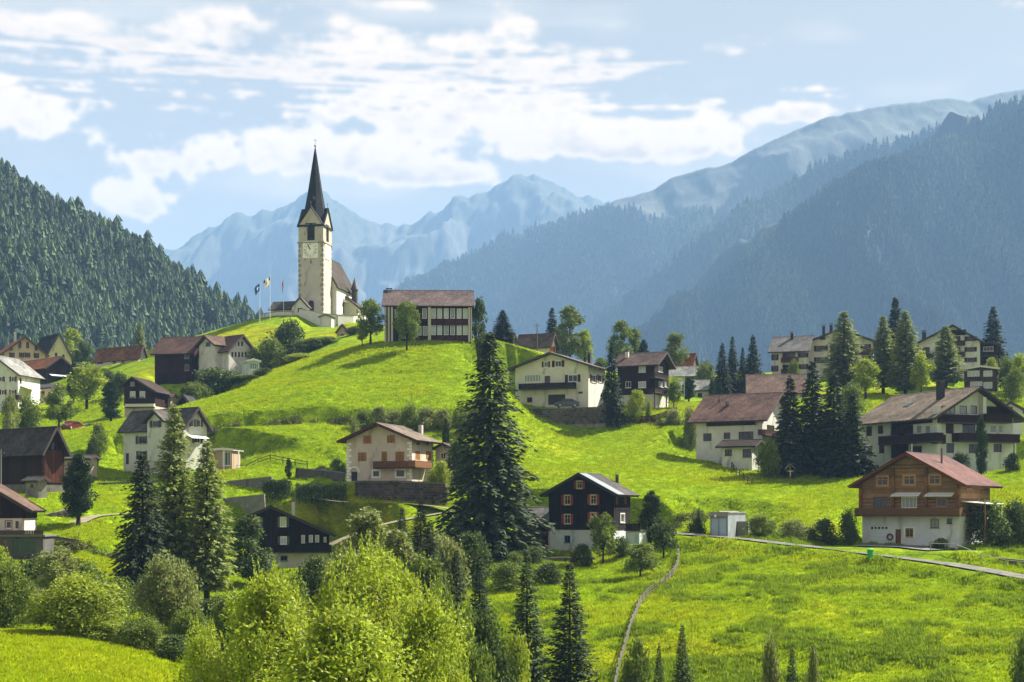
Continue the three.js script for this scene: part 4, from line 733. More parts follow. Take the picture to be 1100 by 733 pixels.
{ // dark chalet in the centre
  const b = new Bld({ name: 'dark_chalet', label: 'black timber chalet with red shutters and white base below the meadow', uc: 659, vb: 593, d: 189, rot: -24, corner: 'r', uEnd: 590.8, uSide: 676, vEave: 530, vApex: 511, over: 1.0, og: 1.1, roof: roofing('#5d5754'), deck: plain('#2a1c16') });
  b.bands = [[b.yv(569.5), plaster('#d3d8d6'), 0], [b.yv(548), BLACKT, .08], [b.yv(529.5), BLACKT, .12], [99, BLACKT, .16]];
  const o = { frame: plain('#c9b58d', .6), sur: plain('#c2ad84'), surW: .08, sh: redPaint, cross: true, sill: false };
  b.windows('front', [[623, 521, 6, 8], [609.8, 537.4, 6.6, 10], [637.8, 537, 6.6, 10], [609.8, 557.9, 6.6, 10], [637.8, 556, 6.6, 10]], o); b.windows('front', [[609.4, 579.3, 6.5, 7.6], [646, 579, 6, 7]], { frame: greenPaint });
  b.windows('right', [[662, 537.5, 2.6, 9], [671, 537.5, 2.6, 9]], { closed: boards('#8c6a4b') }); b.windows('right', [[668, 557, 4, 9]], { frame: whiteFrame, sur: whiteFrame }); b.finish();
  b.chimney(663, 513, 522, 3.5, concrete('#4b4643'));
  b.add('metal_roof_strip', (() => { const v = V(b.w / 2 - b.rx, b.hR - b.hr, 0), n = v.clone().multiplyScalar((v.length() + .95) / v.length()), up = V(-v.y, v.x, 0).normalize(); if (up.y < 0) up.negate(); const z = b.l / 2 + 1.1; return slab(V(b.rx, b.hr, z - 2.6).addScaledVector(up, .33), V(0, 0, 2.6), n, .02); })(), metalRoof('#84898f'));
  const ter = new Bld({ parent: b, uc: 687, vb: 590, d: 184, rot: -24, corner: 'r', uEnd: 672, l: 5, vEave: 571, noRoof: true, pitch: 1, bands: [[99, plaster('#cfd4d3'), 0]] }); ter.windows('front', [[683.5, 579, 4, 9]], { door: plain('#8fb0aa') }); ter.finish(); ter.add('terrace_floor', bx(ter.w + .3, .16, ter.l + .3, 0, ter.h + .1, 0), concrete('#77736c')); ter.balcony('front', 672, 688, 563, 571, .2, boards('#2f2019'));
}
{ // woodshed beside it
  const b = new Bld({ name: 'woodshed', label: 'low dark woodshed with grey roof between big spruce and black chalet', cat: 'shed', uc: 588.5, vb: 592, d: 196, rot: 78, corner: 'l', w: 5.5, uSide: 560, vEave: 561, pitch: 30, over: .7, og: .5, roof: roofing('#8a867e'), deck: plain('#30211a'), bands: [[99, DARKT, 0]] }); b.finish();
  b.add('porch_roof', b.place('left', slab(V(-b.l / 2, 2.5, 0), V(0, -.5, 2.6), V(b.l, 0, 0), .1)), roofing('#9a8578')); const ps = []; for (let i = 0; i < 4; i++) ps.push(bx(.14, 2.3, .14, -b.l / 2 + .3 + i * (b.l - .6) / 3, 1, 2.4)); b.add('porch_post', b.place('left', merge(ps)), boards('#9a6a3c'));
  const r = rng(5), lg = []; for (let i = 0; i < 60; i++) lg.push(new THREE.CylinderGeometry(.09, .09, .8, 6).rotateX(Math.PI / 2).translate(-1 + r() * 2.6, .1 + r() * 1.5, 1.2 + r() * .2)); b.add('log_pile', b.place('left', merge(lg)), boards('#a9793f'));
}
{ // house with closed orange shutters
  const b = new Bld({ name: 'shuttered_house', label: 'pinkish house with closed orange shutters and white quoins above a stone wall', uc: 442.5, vb: 518, d: 211, rot: -18, corner: 'r', uEnd: 372.3, uSide: 465.3, vEave: 472, vApex: 457, over: 1.1, og: 1.1, roof: roofing('#8b7a6c'), deck: boards('#6b3f28'), bands: [[99, PINK, 0]] });
  b.windows('front', [[394.6, 472.5, 8.6, 8.6], [419.8, 471.8, 8.4, 8.6], [389, 491, 9, 9.6], [412.7, 491, 6, 11.5], [429.4, 491, 9.4, 11.5]], { closed: orangeShut });
  b.windows('front', [[404, 509.2, 6.4, 5.8], [430, 508.8, 8.5, 6.6]], { sur: whiteFrame, surW: .22, frame: plain('#5b5147'), sill: false });
  b.windows('front', [[380.5, 512, 6.5, 10]], { door: plain('#1d1815') });
  b.windows('right', [[448.5, 475.5, 3, 6], [458.5, 475.5, 3, 6], [448.7, 489.5, 5, 9.5], [460.5, 489.5, 6, 9.5]], { closed: orangeShut });
  b.finish(); b.balcony('front', 400.5, 446, 495.5, 503.4, 1.2, boards('#8a5c3c'), { rail: boards('#9a6c48') }); b.balcony('right', 446, 464, 495.5, 503.4, 1.0, boards('#a8794f')); b.chimney(452, 457, 464, 5, plaster('#c9bfae'));
  const [as, ay] = b.at('front', 380.5, 508); b.add('arch_surround', b.place('front', new THREE.TorusGeometry(.72, .14, 6, 14, Math.PI).translate(as, ay, .03)), whiteFrame);
  const q = []; for (let i = 0; i < 15; i++) for (const sx of [-1, 1]) { const lw = i % 2 ? .42 : .7; q.push(bx(lw, .34, .03, sx * (b.w / 2 - lw / 2), .3 + i * .42, .012)); } kind(b.add('quoin', b.place('front', merge(q.filter((k) => { k.computeBoundingBox(); return k.boundingBox.max.y < b.h - .1; }))), whiteFrame), 'stuff');
  const a = new Bld({ parent: b, uc: 484, vb: 512, d: 218, rot: -18, corner: 'r', uEnd: 468, l: 4, vEave: 482, pitch: 24, over: .6, og: .4, roof: roofing('#8a6a5c'), bands: [[99, PINK, 0]] }); a.windows('front', [[476, 490, 6, 7]], { frame: whiteFrame }); a.finish();
}
function stoneWall(name, label, pts, h, t, hex, seed, size = .42) { // rubble: stones standing proud of a mortar core
  const g = thing(name, label, 'stone wall'), o = pts[0]; g.position.copy(o); const core = [], st = [], cop = [], r = rng(seed);
  for (let i = 0; i + 1 < pts.length; i++) {
    const a = pts[i].clone().sub(o), b = pts[i + 1].clone().sub(o), d = b.clone().sub(a), L = d.length(), n = V(-d.z, 0, d.x).normalize();
    core.push(slab(a.clone().addScaledVector(n, -t / 2).add(V(0, h, 0)), n.clone().multiplyScalar(t), d, h + 1.2)); cop.push(slab(a.clone().addScaledVector(n, -t * .62).add(V(0, h + .12, 0)), n.clone().multiplyScalar(t * 1.24), d, .12));
    for (let y = -.3; y < h; ) { const rh = size * (.6 + r() * .5); for (let s = 0; s < L; ) { const w = size * (.7 + r() * 1.1), c = a.clone().addScaledVector(d, Math.min(1, (s + w / 2) / L)); const q = new THREE.BoxGeometry(w - .05, Math.min(rh, h - y) - .04, .16 + r() * .12), ps = q.attributes.position; for (let k = 0; k < ps.count; k++) { const j = hash2(Math.round(ps.getX(k) * 50) + seed, Math.round(ps.getY(k) * 50) + Math.round(s * 9)) - .5; ps.setXY(k, ps.getX(k) * (1 + j * .22), ps.getY(k) * (1 + j * .2)); } q.rotateY(-Math.atan2(d.z, d.x)).translate(c.x + n.x * (t / 2 + .01), c.y + y + rh / 2, c.z + n.z * (t / 2 + .01)); st.push(q); s += w; } y += rh; }
  }
  mesh('mortar_core', merge(core), concrete('#a09a8e'), g);
  const cols = st.flatMap((q) => { const k = .35 + r() * .9, w = r() * .15, n = q.toNonIndexed().attributes.position.count; return Array.from({ length: n }, () => [k * (1 + w), k, k * (1 - w)]).flat(); }), sg = merge(st); sg.setAttribute('color', new THREE.Float32BufferAttribute(cols, 3));
  kind(mesh('stonework', sg, dull(hex, { vertexColors: true, roughness: .95, map: concreteTone }), g), 'stuff'); mesh('coping', merge(cop), concrete('#9a9384'), g);
}
const onLine = (arr, dy = 0) => arr.map(([u, v, d]) => P(u, v, d).add(V(0, dy, 0)));
stoneWall('terrace_wall', 'dark rubble stone wall under the house with orange shutters', onLine([[382, 538.5, 208.5], [420, 538.5, 207.5], [455, 540, 206.5], [479, 541, 206]]), 2.65, .5, '#6d6862', 3);
stoneWall('terrace_wall', 'grey rubble wall below the cream house with the dark garage door', onLine([[562, 455, 269], [600, 455, 268.5], [651, 453, 269.5]]), 2.5, .5, '#7b766f', 8);
stoneWall('terrace_wall', 'low stone wall on the slope beside the farm path', onLine([[32, 570, 184], [55, 564, 186], [78, 558, 188]]), 1.3, .5, '#75706a', 14);
{ // cream house with long roof, above the rubble wall
  const b = new Bld({ name: 'cream_house', label: 'cream house with wide low gable and dark balcony above rubble wall', uc: 632, vb: 437, d: 272, rot: -22, corner: 'r', uEnd: 553.5, uSide: 650, vEave: 393, vApex: 380.5, over: 1.2, og: 1.1, roof: roofing('#83736c'), deck: plain('#35231c'), bands: [[99, CREAM, 0]] });
  b.windows('front', [[586.5, 391.6, 4.6, 6], [599.6, 391, 7, 6.6], [615.3, 406.6, 10, 7.6]], { sh: brownShut, frame: whiteFrame }); b.windows('front', [[588, 408, 6, 8]], { frame: brownFrame }); b.windows('front', [[569, 429.5, 5.6, 5]], { frame: brownFrame }); b.windows('front', [[598, 429.5, 18.5, 11]], { door: plain('#241d1b'), panels: 4, rail: plain('#332a27'), name: 'garage_door' }); b.windows('front', [[623.5, 422, 5, 2.4]], { frame: brownFrame, sill: false }); b.windows('front', [[572, 406.5, 18, 8]], { frame: whiteFrame, mull: 6, pane: curtain, sill: false });
  b.windows('right', [[637.5, 407, 5, 8], [645, 407, 4, 8]], { sh: brownShut, frame: whiteFrame }); b.finish(); b.balcony('front', 557, 616.5, 411.6, 418.2, 1.3, boards('#352319')); b.chimney(633.3, 381, 387, 4, plain('#1d1a19'));
}
{ // dark chalet beside it
  const b = new Bld({ name: 'balcony_chalet', label: 'dark brown chalet with two side balconies beside cream house', uc: 702.6, vb: 438, d: 280, rot: 62, corner: 'l', uEnd: 718, uSide: 664, vEave: 390.5, vApex: 380, over: 1.1, og: 1.2, roof: roofing('#75605a'), deck: plain('#33211a') });
  b.bands = [[b.yv(423.5), plaster('#d5d0c2'), 0], [99, DARKT, .06]];
  b.windows('left', [[690, 397, 7.5, 6.5], [690, 413.4, 8.5, 7]], { frame: whiteFrame, pane: paleGlass }); b.windows('left', [[675, 413.4, 6, 7]], { frame: whiteFrame }); b.windows('front', [[709.5, 397, 5, 6], [709.5, 413, 5, 6], [715, 413, 2.5, 6]], { frame: whiteFrame, pane: curtain }); b.finish();
  b.balcony('front', 703.5, 718, 402, 407, 1.1, boards('#3a241b')); b.balcony('front', 703.5, 718, 418, 423, 1.1, boards('#3a241b'), { posts: [[704.5, 438], [717, 438]], postMat: plain('#3a241b') }); b.chimney(673.8, 378.5, 386, 3.6, plaster('#d8d4c8'), { side: 'left', off: -2 });
}
{ // black chalet, lower left of centre
  const b = new Bld({ name: 'gable_chalet', label: 'black timber chalet with green shutters and wide lopsided gable behind foreground leaves', uc: 353, vb: 607, d: 188, rot: 10, corner: 'r', uEnd: 266, l: 10, vEave: 575, vApex: 546, xr: .28, over: .9, og: 1.0, roof: roofing('#5c4538'), deck: plain('#231813') });
  b.hL = b.yv(556); b.hR = b.yv(574);
  b.bands = [[b.yv(594.5), plaster('#cfcdc4'), 0], [99, BLACKT, .06]];
  b.windows('front', [[304, 561, 6.4, 10], [304.5, 581, 6.4, 8], [276, 561, 6, 10]], { sh: greenPaint, frame: whiteFrame, sur: whiteFrame, surW: .07, pane: paleGlass }); b.windows('front', [[325.5, 579.5, 4, 9], [333.8, 579, 4.4, 8], [340.5, 579, 4.4, 8], [349, 580, 3, 6]], { frame: whiteFrame, pane: paleGlass, mull: 1 }); b.windows('front', [[305, 600, 8, 6]], { frame: plain('#6d7f86') }); b.finish();
  b.balcony('front', 296, 356, 585.5, 594.6, 1.1, BLACKT); b.chimney(315, 539.5, 551, 3.6, plaster('#cfccc2'), { side: 'front', off: -3 });
}
{ // white house behind the larches
  const b = new Bld({ name: 'white_villa', label: 'white house with grey roof and small cross gable behind the two larches', uc: 197, vb: 508, d: 226, rot: 52, corner: 'l', uEnd: 222, uSide: 132.5, vEave: 458.5, vApex: 440, over: .8, og: .8, roof: roofing('#6f6862'), deck: plain('#33241d'), bands: [[99, plaster('#d5d5c4'), 0]] });
  b.windows('left', [[167, 455.7, 8, 7.4], [152.5, 472.8, 8.4, 8.4], [152.5, 489, 7, 8.4], [178, 473, 7, 8.4], [180, 490, 7, 8]], { sh: greyShut, frame: plain('#8c8c80') }); b.windows('front', [[206.5, 454.5, 3.4, 8], [214, 455, 3.4, 7.4], [212, 472, 6, 8]], { sh: greyShut, frame: whiteFrame }); b.windows('left', [[136.5, 493, 3.5, 12]], { door: plain('#2f2a28') }); b.finish();
  b.add('awning', b.place('front', slab(V(-1.6, 5.6, .03), V(0, -.5, 1.3), V(3.2, 0, 0), .05)), plain('#d9d6cb'));
  const dm = new Bld({ parent: b, uc: 177, vb: 470, d: 226.5, rot: -38, corner: 'r', uEnd: 158, l: 5, vEave: 452, vApex: 442.5, over: .6, og: .7, roof: roofing('#6f6862'), deck: plain('#33241d'), fdn: 3.5, bands: [[99, plaster('#d5d5c4'), 0]] }); dm.windows('front', [[167, 455.7, 7, 7]], { sh: greyShut, frame: plain('#8c8c80') }); dm.finish();
}
{ // dark barn on the left
  const b = new Bld({ name: 'wooden_barn', label: 'big weathered dark barn with brown gable at the left edge', cat: 'barn', uc: 45.5, vb: 528, d: 202, rot: 52, corner: 'l', uEnd: 68, uSide: -24, vEave: 483.5, vApex: 461, over: 1, og: .9, roof: roofing('#5d504d'), deck: plain('#2f2019') });
  b.bands = [[b.yv(520), concrete('#8f8a80'), 0], [99, boards('#3a2218'), .06]]; b.windows('front', [[57, 480, 4, 9], [62, 497, 3, 7]], { frame: plain('#3a261c'), mull: 1 }); b.windows('front', [[54, 508, 7, 20]], { door: boards('#6a3f28') }); b.finish();
  b.panel('brown_gable_boarding', 'front', [47, 66.5, 484, 519], boards('#5d3423'), .09, .04);
  const s = new Bld({ parent: b, uc: 41, vb: 530, d: 197, rot: 52, corner: 'l', uEnd: 50, uSide: 27, vEave: 517, pitch: 26, over: .4, og: .4, roof: roofing('#6c6865'), bands: [[99, concrete('#a29d92'), 0]] }); s.windows('left', [[34, 522, 3, 3.5]], { frame: brownFrame }); s.finish();
}
new Bld({ name: 'garden_shed', label: 'low grey roofed shed behind the round pine right of the barn', cat: 'shed', uc: 97, vb: 505, d: 222, rot: 60, corner: 'l', uEnd: 104, uSide: 68, vEave: 493, pitch: 22, over: .5, og: .4, roof: roofing('#7a726a'), bands: [[99, plaster('#b5a48e'), 0]] }).windows('left', [[80, 498, 4, 4]], { frame: brownFrame }).finish();
{ // house at the lower left edge
  const b = new Bld({ name: 'terrace_house', label: 'brown and white house on a walled terrace cut by the left edge', uc: 26, vb: 571, d: 170, rot: 8, corner: 'r', uEnd: -75, l: 8, vEave: 546, pitch: 24, over: 1.0, og: 1.0, roof: roofing('#7a5f52'), deck: plain('#33231b') }); b.hr = b.h + 3; b.bands = [[b.yv(557), plaster('#d6cdbd'), 0], [99, DARKT, .06]];
  b.windows('front', [[9, 564, 6, 8]], { sur: plain('#8b2e2a'), surW: .1, frame: whiteFrame }); b.windows('front', [[18, 564, 3.4, 8]], { frame: brownFrame }); b.finish();
  const t = new Bld({ parent: b, uc: 46, vb: 602, d: 165, rot: 4, corner: 'r', uEnd: -60, l: 5, vEave: 577, pitch: 1, noRoof: true, bands: [[99, concrete('#6c6a66'), 0]] }); t.windows('front', [[26, 587, 26, 16]], { frame: plain('#3b4a4c'), mull: 5, pane: std('#1d3034', { roughness: .1 }), sill: false }); t.windows('front', [[5, 588, 8, 16]], { door: boards('#7a6a52') }); t.finish(); t.add('terrace_slab', bx(t.w + .5, .2, t.l + .5, 0, t.h + .12, 0), concrete('#8f8a82')); t.balcony('front', -20, 46, 570, 577, .15, boards('#5b4636'));
}
// ---------- the upper left ----------
{ const b = new Bld({ name: 'village_house', label: 'pink gabled house with orange tiled roof at the upper left edge', uc: 4, vb: 402, d: 378, rot: 30, corner: 'l', uEnd: 48.5, l: 12, vEave: 379, vApex: 363, over: 1, og: .9, roof: roofing('#b0673f'), deck: plain('#4a2f22'), bands: [[99, plaster('#d2b9a2'), 0]] }); b.windows('front', [[21, 370.5, 3.2, 6.4], [29.3, 370.8, 3.2, 6.4], [38.5, 374, 2.8, 5.6], [12, 374, 2.6, 5]], { frame: brownFrame, mull: 1 }); b.windows('front', [[12.5, 381.5, 3, 5], [23, 381.5, 3, 5], [29.3, 381.5, 3, 5], [38.8, 382, 3, 5]], { frame: brownFrame, sh: brownShut }); b.finish(); b.chimney(16, 357, 362, 2.4, plaster('#d5cfc4'), { side: 'front', off: -3 }); }
{ const b = new Bld({ name: 'village_house', label: 'pale yellow steep gabled house with black roof below the wood', uc: 49, vb: 402, d: 392, rot: 38, corner: 'l', uEnd: 76.5, l: 11, vEave: 384, vApex: 359.5, over: .5, og: .5, roof: roofing('#23242a'), deck: plain('#2b2320'), bands: [[99, plaster('#d3cfa4'), 0]] }); b.windows('front', [[56.5, 367, 2.4, 3.6], [60, 381, 2.6, 4], [68, 383, 2.4, 4]], { frame: brownFrame, mull: 1 }); b.finish(); }
{ const b = new Bld({ name: 'farm_building', label: 'brown farm building with orange roof and lilac awning above the garden trees', cat: 'barn', uc: 50, vb: 420, d: 350, rot: 45, corner: 'l', uEnd: 78, uSide: 14, vEave: 394.5, vApex: 384.5, over: 1, og: .8, roof: roofing('#a9663f'), deck: plain('#33231b'), bands: [[99, boards('#3a271e'), 0]] }); b.windows('front', [[63, 412, 3, 5]], { frame: whiteFrame }); b.finish(); b.add('awning', b.place('front', slab(V(-b.w * .42, 3.9, .03), V(0, -.5, 1.4), V(b.w * .8, 0, 0), .06)), plain('#b9bac6')); }
new Bld({ name: 'farm_shed', label: 'small cream shed with grey corrugated roof below the brown farm building', cat: 'shed', uc: 55, vb: 432, d: 330, rot: 55, corner: 'l', uEnd: 68, uSide: 36, vEave: 416.5, pitch: 24, over: .6, og: .5, roof: roofing('#77736f'), bands: [[99, plaster('#cbb795'), 0]] }).windows('left', [[46, 423, 3, 5]], { sur: plain('#8b5a4a'), surW: .1, frame: brownFrame }).finish();
{ const b = new Bld({ name: 'village_house', label: 'white house with grey roof and red brown shutters at the far left edge', uc: 19, vb: 442, d: 318, rot: -12, corner: 'r', uEnd: -30, l: 9, vEave: 402, vApex: 383, over: .8, og: .8, roof: roofing('#a8a5a0'), deck: plain('#544238'), bands: [[99, plaster('#dcdcd4'), 0]] }); b.windows('front', [[13.8, 407.5, 4, 5.4], [1, 407.5, 4, 5.4], [13.5, 421.8, 4, 5.4], [3, 421.5, 4, 5.4]], { sh: boards('#6a2f2a'), frame: whiteFrame }); b.windows('right', [[22, 409, 2, 5]], { frame: brownFrame }); b.finish(); b.add('awning', b.place('right', slab(V(-3.5, 5.4, .03), V(0, -.7, 2), V(5, 0, 0), .06)), plain('#d8c9a4')); b.balcony('right', 19.5, 26, 425, 432, 1.8, boards('#4a2a1f')); }
{ const b = new Bld({ name: 'farmhouse', label: 'low white house with brown tiled roof on the small green knoll', uc: 148, vb: 394, d: 345, rot: 58, corner: 'l', uEnd: 157, uSide: 103, vEave: 384.5, vApex: 372.5, over: .6, og: .6, roof: roofing('#9a6a4a'), deck: plain('#4a3226'), bands: [[99, plaster('#d9d3bf'), 0]] }); b.windows('left', [[107.5, 389, 6, 3.6], [122.5, 388.5, 3.4, 3.4], [132, 389.5, 3, 5]], { frame: brownFrame }); b.windows('front', [[152, 388, 2.4, 3]], { frame: brownFrame }); b.finish(); }
{ const b = new Bld({ name: 'hay_barn', label: 'tall dark red brown barn joined to the white guest house', cat: 'barn', uc: 205, vb: 413, d: 305, rot: 80, corner: 'l', w: 10, uSide: 166, vEave: 378.5, pitch: 34, over: 1, og: .6, roof: roofing('#6a4f46'), deck: plain('#2e1e18'), bands: [[99, boards('#3d2019'), 0]] }); b.windows('left', [[200.5, 382, 5, 7], [200.5, 395, 5, 7]], { frame: plain('#8a8278'), mull: 1 }); b.finish(); b.panel('barn_door', 'left', [170, 192, 401, 412], boards('#2d1813'), .06, .08); }
{ const b = new Bld({ name: 'guest_house', label: 'white house with brown roof cross gable and glazed veranda below church hill', uc: 245.5, vb: 404, d: 302, rot: 48, corner: 'l', uEnd: 271.5, uSide: 206, vEave: 375.5, vApex: 361.5, over: 1, og: .9, roof: roofing('#7c5f52'), deck: plain('#38251d'), bands: [[99, plaster('#dad5cb'), 0]] });
  b.windows('left', [[215.4, 381.7, 5.6, 6], [231.5, 380.8, 5.6, 6], [215.4, 395.3, 5.6, 6], [231.5, 394.4, 5.6, 6]], { frame: brownFrame, sur: plain('#cfc9bd'), surW: .06 }); b.windows('front', [[256.3, 369.5, 1.9, 5], [260, 369.5, 1.9, 5]], { frame: brownFrame, mull: 1 }); b.windows('front', [249.5, 253, 256.7, 260.3, 264, 267.8].map((u) => [u, 381, 2, 5.6]), { frame: brownFrame, mull: 1, sill: false }); b.finish();
  const dm = new Bld({ parent: b, uc: 231, vb: 380, d: 302.5, rot: -42, corner: 'r', uEnd: 213.5, l: 4.5, vEave: 370, vApex: 362, over: .8, og: .8, roof: roofing('#7c5f52'), deck: plain('#38251d'), fdn: 3, bands: [[99, plaster('#dad5cb'), 0]] }); dm.windows('front', [[223.4, 369.8, 5.2, 4.6]], { frame: brownFrame }); dm.finish();
  const v = new Bld({ parent: b, uc: 266, vb: 403, d: 296, rot: 25, corner: 'l', uEnd: 278.5, l: 4.2, vEave: 388.5, pitch: 14, over: .3, og: .3, roof: plain('#d8dad6'), deck: whiteFrame, fdn: 0, bands: [[99, plaster('#d5d8d4'), 0]] }); v.windows('front', [[272.5, 393.5, 10, 7]], { frame: whiteFrame, mull: 5, pane: std('#5f7f78', { roughness: .1 }), sill: false }); v.finish(); v.add('veranda_post', merge([bx(.2, 3, .2, v.w / 2 - .2, -1.5, v.l / 2 - .2), bx(.2, 3, .2, -v.w / 2 + .2, -1.5, v.l / 2 - .2)]), whiteFrame); }
{ const b = new Bld({ name: 'flowered_chalet', label: 'dark wooden chalet with pale windows and red flower boxes behind white villa', uc: 166, vb: 449, d: 280, rot: -8, corner: 'r', uEnd: 133.5, l: 8, vEave: 421, vApex: 407, xr: .3, over: .8, og: .9, roof: roofing('#4b3a33'), deck: plain('#2b1d17') }); b.hL = b.yv(413); b.bands = [[b.yv(436), plaster('#cdbfa6'), 0], [99, boards('#382118'), .06]]; b.windows('front', [[142.4, 424, 6, 7], [152.8, 424, 6, 7]], { frame: whiteFrame, pane: paleGlass, flowers: true }); b.windows('front', [[142, 412.6, 5, 5]], { frame: plain('#8a7a6a'), pane: curtain }); b.finish(); b.balcony('front', 134, 165, 434, 438, .7, plain('#d2cdbf')); }
new Bld({ name: 'small_outbuilding', label: 'little cream outbuilding with pink roof beside the flowered chalet', cat: 'shed', uc: 183, vb: 438, d: 286, rot: 60, corner: 'l', uEnd: 189, uSide: 169.5, vEave: 426.5, pitch: 28, over: .5, og: .4, roof: roofing('#a2706a'), bands: [[99, plaster('#cdbb98'), 0]] }).windows('left', [[176, 431, 3.4, 4]], { frame: brownFrame }).finish();
new Bld({ name: 'black_shed', label: 'black gabled shed half hidden by bushes above the white villa', cat: 'shed', uc: 206, vb: 443, d: 276, rot: -6, corner: 'r', uEnd: 188, l: 5, vEave: 437, vApex: 426, over: .5, og: .5, roof: roofing('#4b4a4c'), bands: [[99, BLACKT, 0]] }).finish();
{ const b = new Bld({ name: 'garden_pavilion', label: 'small flat roofed pavilion with white posts and steps beside white villa', cat: 'pavilion', uc: 249, vb: 506, d: 222, rot: -10, corner: 'r', uEnd: 228, l: 3.5, vEave: 484, pitch: 4, over: .4, og: .4, roof: roofing('#6b5a50'), deck: plain('#cfc9bd'), bands: [[99, plaster('#b39a80'), 0]] }); b.windows('front', [[243, 493, 9, 15]], { frame: whiteFrame, mull: 3, pane: std('#3e4c44', { roughness: .1 }) }); b.finish(); const st = []; for (let i = 0; i < 5; i++) st.push(bx(2.2, .18, .3, 1.5, -.1 - i * .18, b.l / 2 + .2 + i * .3)); b.add('steps', merge(st), concrete('#d2cec4')); for (const s of [.4, 2.6]) b.add('post', bx(.14, b.h, .14, s, b.h / 2, b.l / 2 + .35), whiteFrame); }
// ---------- the right ----------
{ const b = new Bld({ name: 'hillside_house', label: 'white house with broad brown roof and lean-to above the slope fence', uc: 819, vb: 498, d: 240, rot: 60, corner: 'l', uEnd: 848, uSide: 748, vEave: 449, vApex: 424, over: 1.2, og: 1.1, roof: roofing('#85655a'), deck: plain('#3a241c'), bands: [[99, plaster('#d8d5ca'), 0]] });
  b.windows('left', [[760, 470, 9, 8.6], [781, 468.4, 7.2, 7.2], [801.5, 468, 16, 8.4]], { frame: brownFrame, sillMat: whiteFrame }); b.windows('front', [[828, 461, 8, 8], [828, 477, 8, 8], [840, 461, 6, 8]], { frame: brownFrame }); b.finish();
  b.panel('timber_band', 'left', [759, 811.5, 450.5, 457.5], REDT, .05, .1); b.balcony('front', 822, 847, 463, 469, 1.2, BROWNT); b.balcony('front', 822, 847, 477, 483, 1.2, BROWNT);
  const lo = new Bld({ parent: b, uc: 808, vb: 500, d: 234, rot: 60, corner: 'l', w: 4, uSide: 776, vEave: 479, pitch: 20, over: .9, og: .8, roof: roofing('#453630'), deck: plain('#2e1d17'), bands: [[99, plaster('#d8d5ca'), 0]] }); lo.windows('left', [[782.5, 486.3, 7.6, 6.6], [802.6, 487, 9, 8.6]], { frame: brownFrame }); lo.finish();
  b.chimney(782, 434.5, 439, 4, plain('#2a2523'), { side: 'left', off: -3 }); b.chimney(773, 429, 433, 1.6, roofing('#85655a'), { side: 'left', off: -4 }); }
new Bld({ name: 'brown_roofed_house', label: 'house showing only its brown roof behind the white hillside house', uc: 862, vb: 432, d: 284, rot: 82, corner: 'l', w: 9, uSide: 806, vEave: 420.5, pitch: 36, over: 1, og: .8, roof: roofing('#85695c'), deck: plain('#3d271f'), bands: [[99, plaster('#d3cbb8'), 0]] }).windows('left', [[815, 426, 6, 4], [835, 426, 6, 4]], { frame: brownFrame }).finish();
{ const b = new Bld({ name: 'apartment_house', label: 'cream apartment house with low wing left of the tall larch', cat: 'apartment house', uc: 938, vb: 404, d: 328, rot: -14, corner: 'r', uEnd: 867, l: 13, vEave: 367, vApex: 355, over: 1.2, og: 1.1, roof: roofing('#7d7470'), deck: plain('#33221b'), bands: [[99, plaster('#d6d2c2'), 0]] });
  b.windows('front', [[882, 374.5, 9, 6], [882, 387, 9, 6], [899, 374.5, 8, 6], [899, 387, 8, 6], [884, 363.5, 3, 3]], { frame: brownFrame, sh: brownShut }); b.windows('front', [[930, 373, 6, 6], [930, 386, 6, 6]], { frame: brownFrame, sh: brownShut }); b.finish(); b.balcony('front', 912, 938, 376, 381, 1.3, BROWNT); b.balcony('front', 912, 938, 389, 394, 1.3, boards('#8a3a26')); b.chimney(893, 349.5, 357, 3.2, concrete('#4d4a48'), { side: 'front', off: -4 }); b.chimney(885, 350.5, 359, 3, concrete('#4d4a48'), { side: 'front', off: -5 });
  const l = new Bld({ parent: b, uc: 866.5, vb: 404, d: 327, rot: 70, corner: 'l', w: 10, uSide: 829.5, vEave: 376, pitch: 33, over: 1, og: .8, roof: roofing('#85807d'), deck: plain('#33221b'), bands: [[99, plaster('#d6d2c2'), 0]] }); l.windows('left', [[832.5, 384, 4, 6], [832.5, 396, 4, 6], [863, 381.5, 6, 5], [863, 394, 6, 5]], { frame: brownFrame, sh: brownShut }); l.windows('left', [[847.5, 383, 14, 8], [847.5, 396, 14, 8]], { frame: brownFrame, mull: 3, sill: false }); l.finish(); l.balcony('left', 839, 857, 384, 389, 1.2, BROWNT); l.balcony('left', 839, 857, 396.5, 401, 1.2, BROWNT); l.chimney(851, 358, 365, 3, concrete('#4d4a48'), { side: 'left', off: -4 }); }
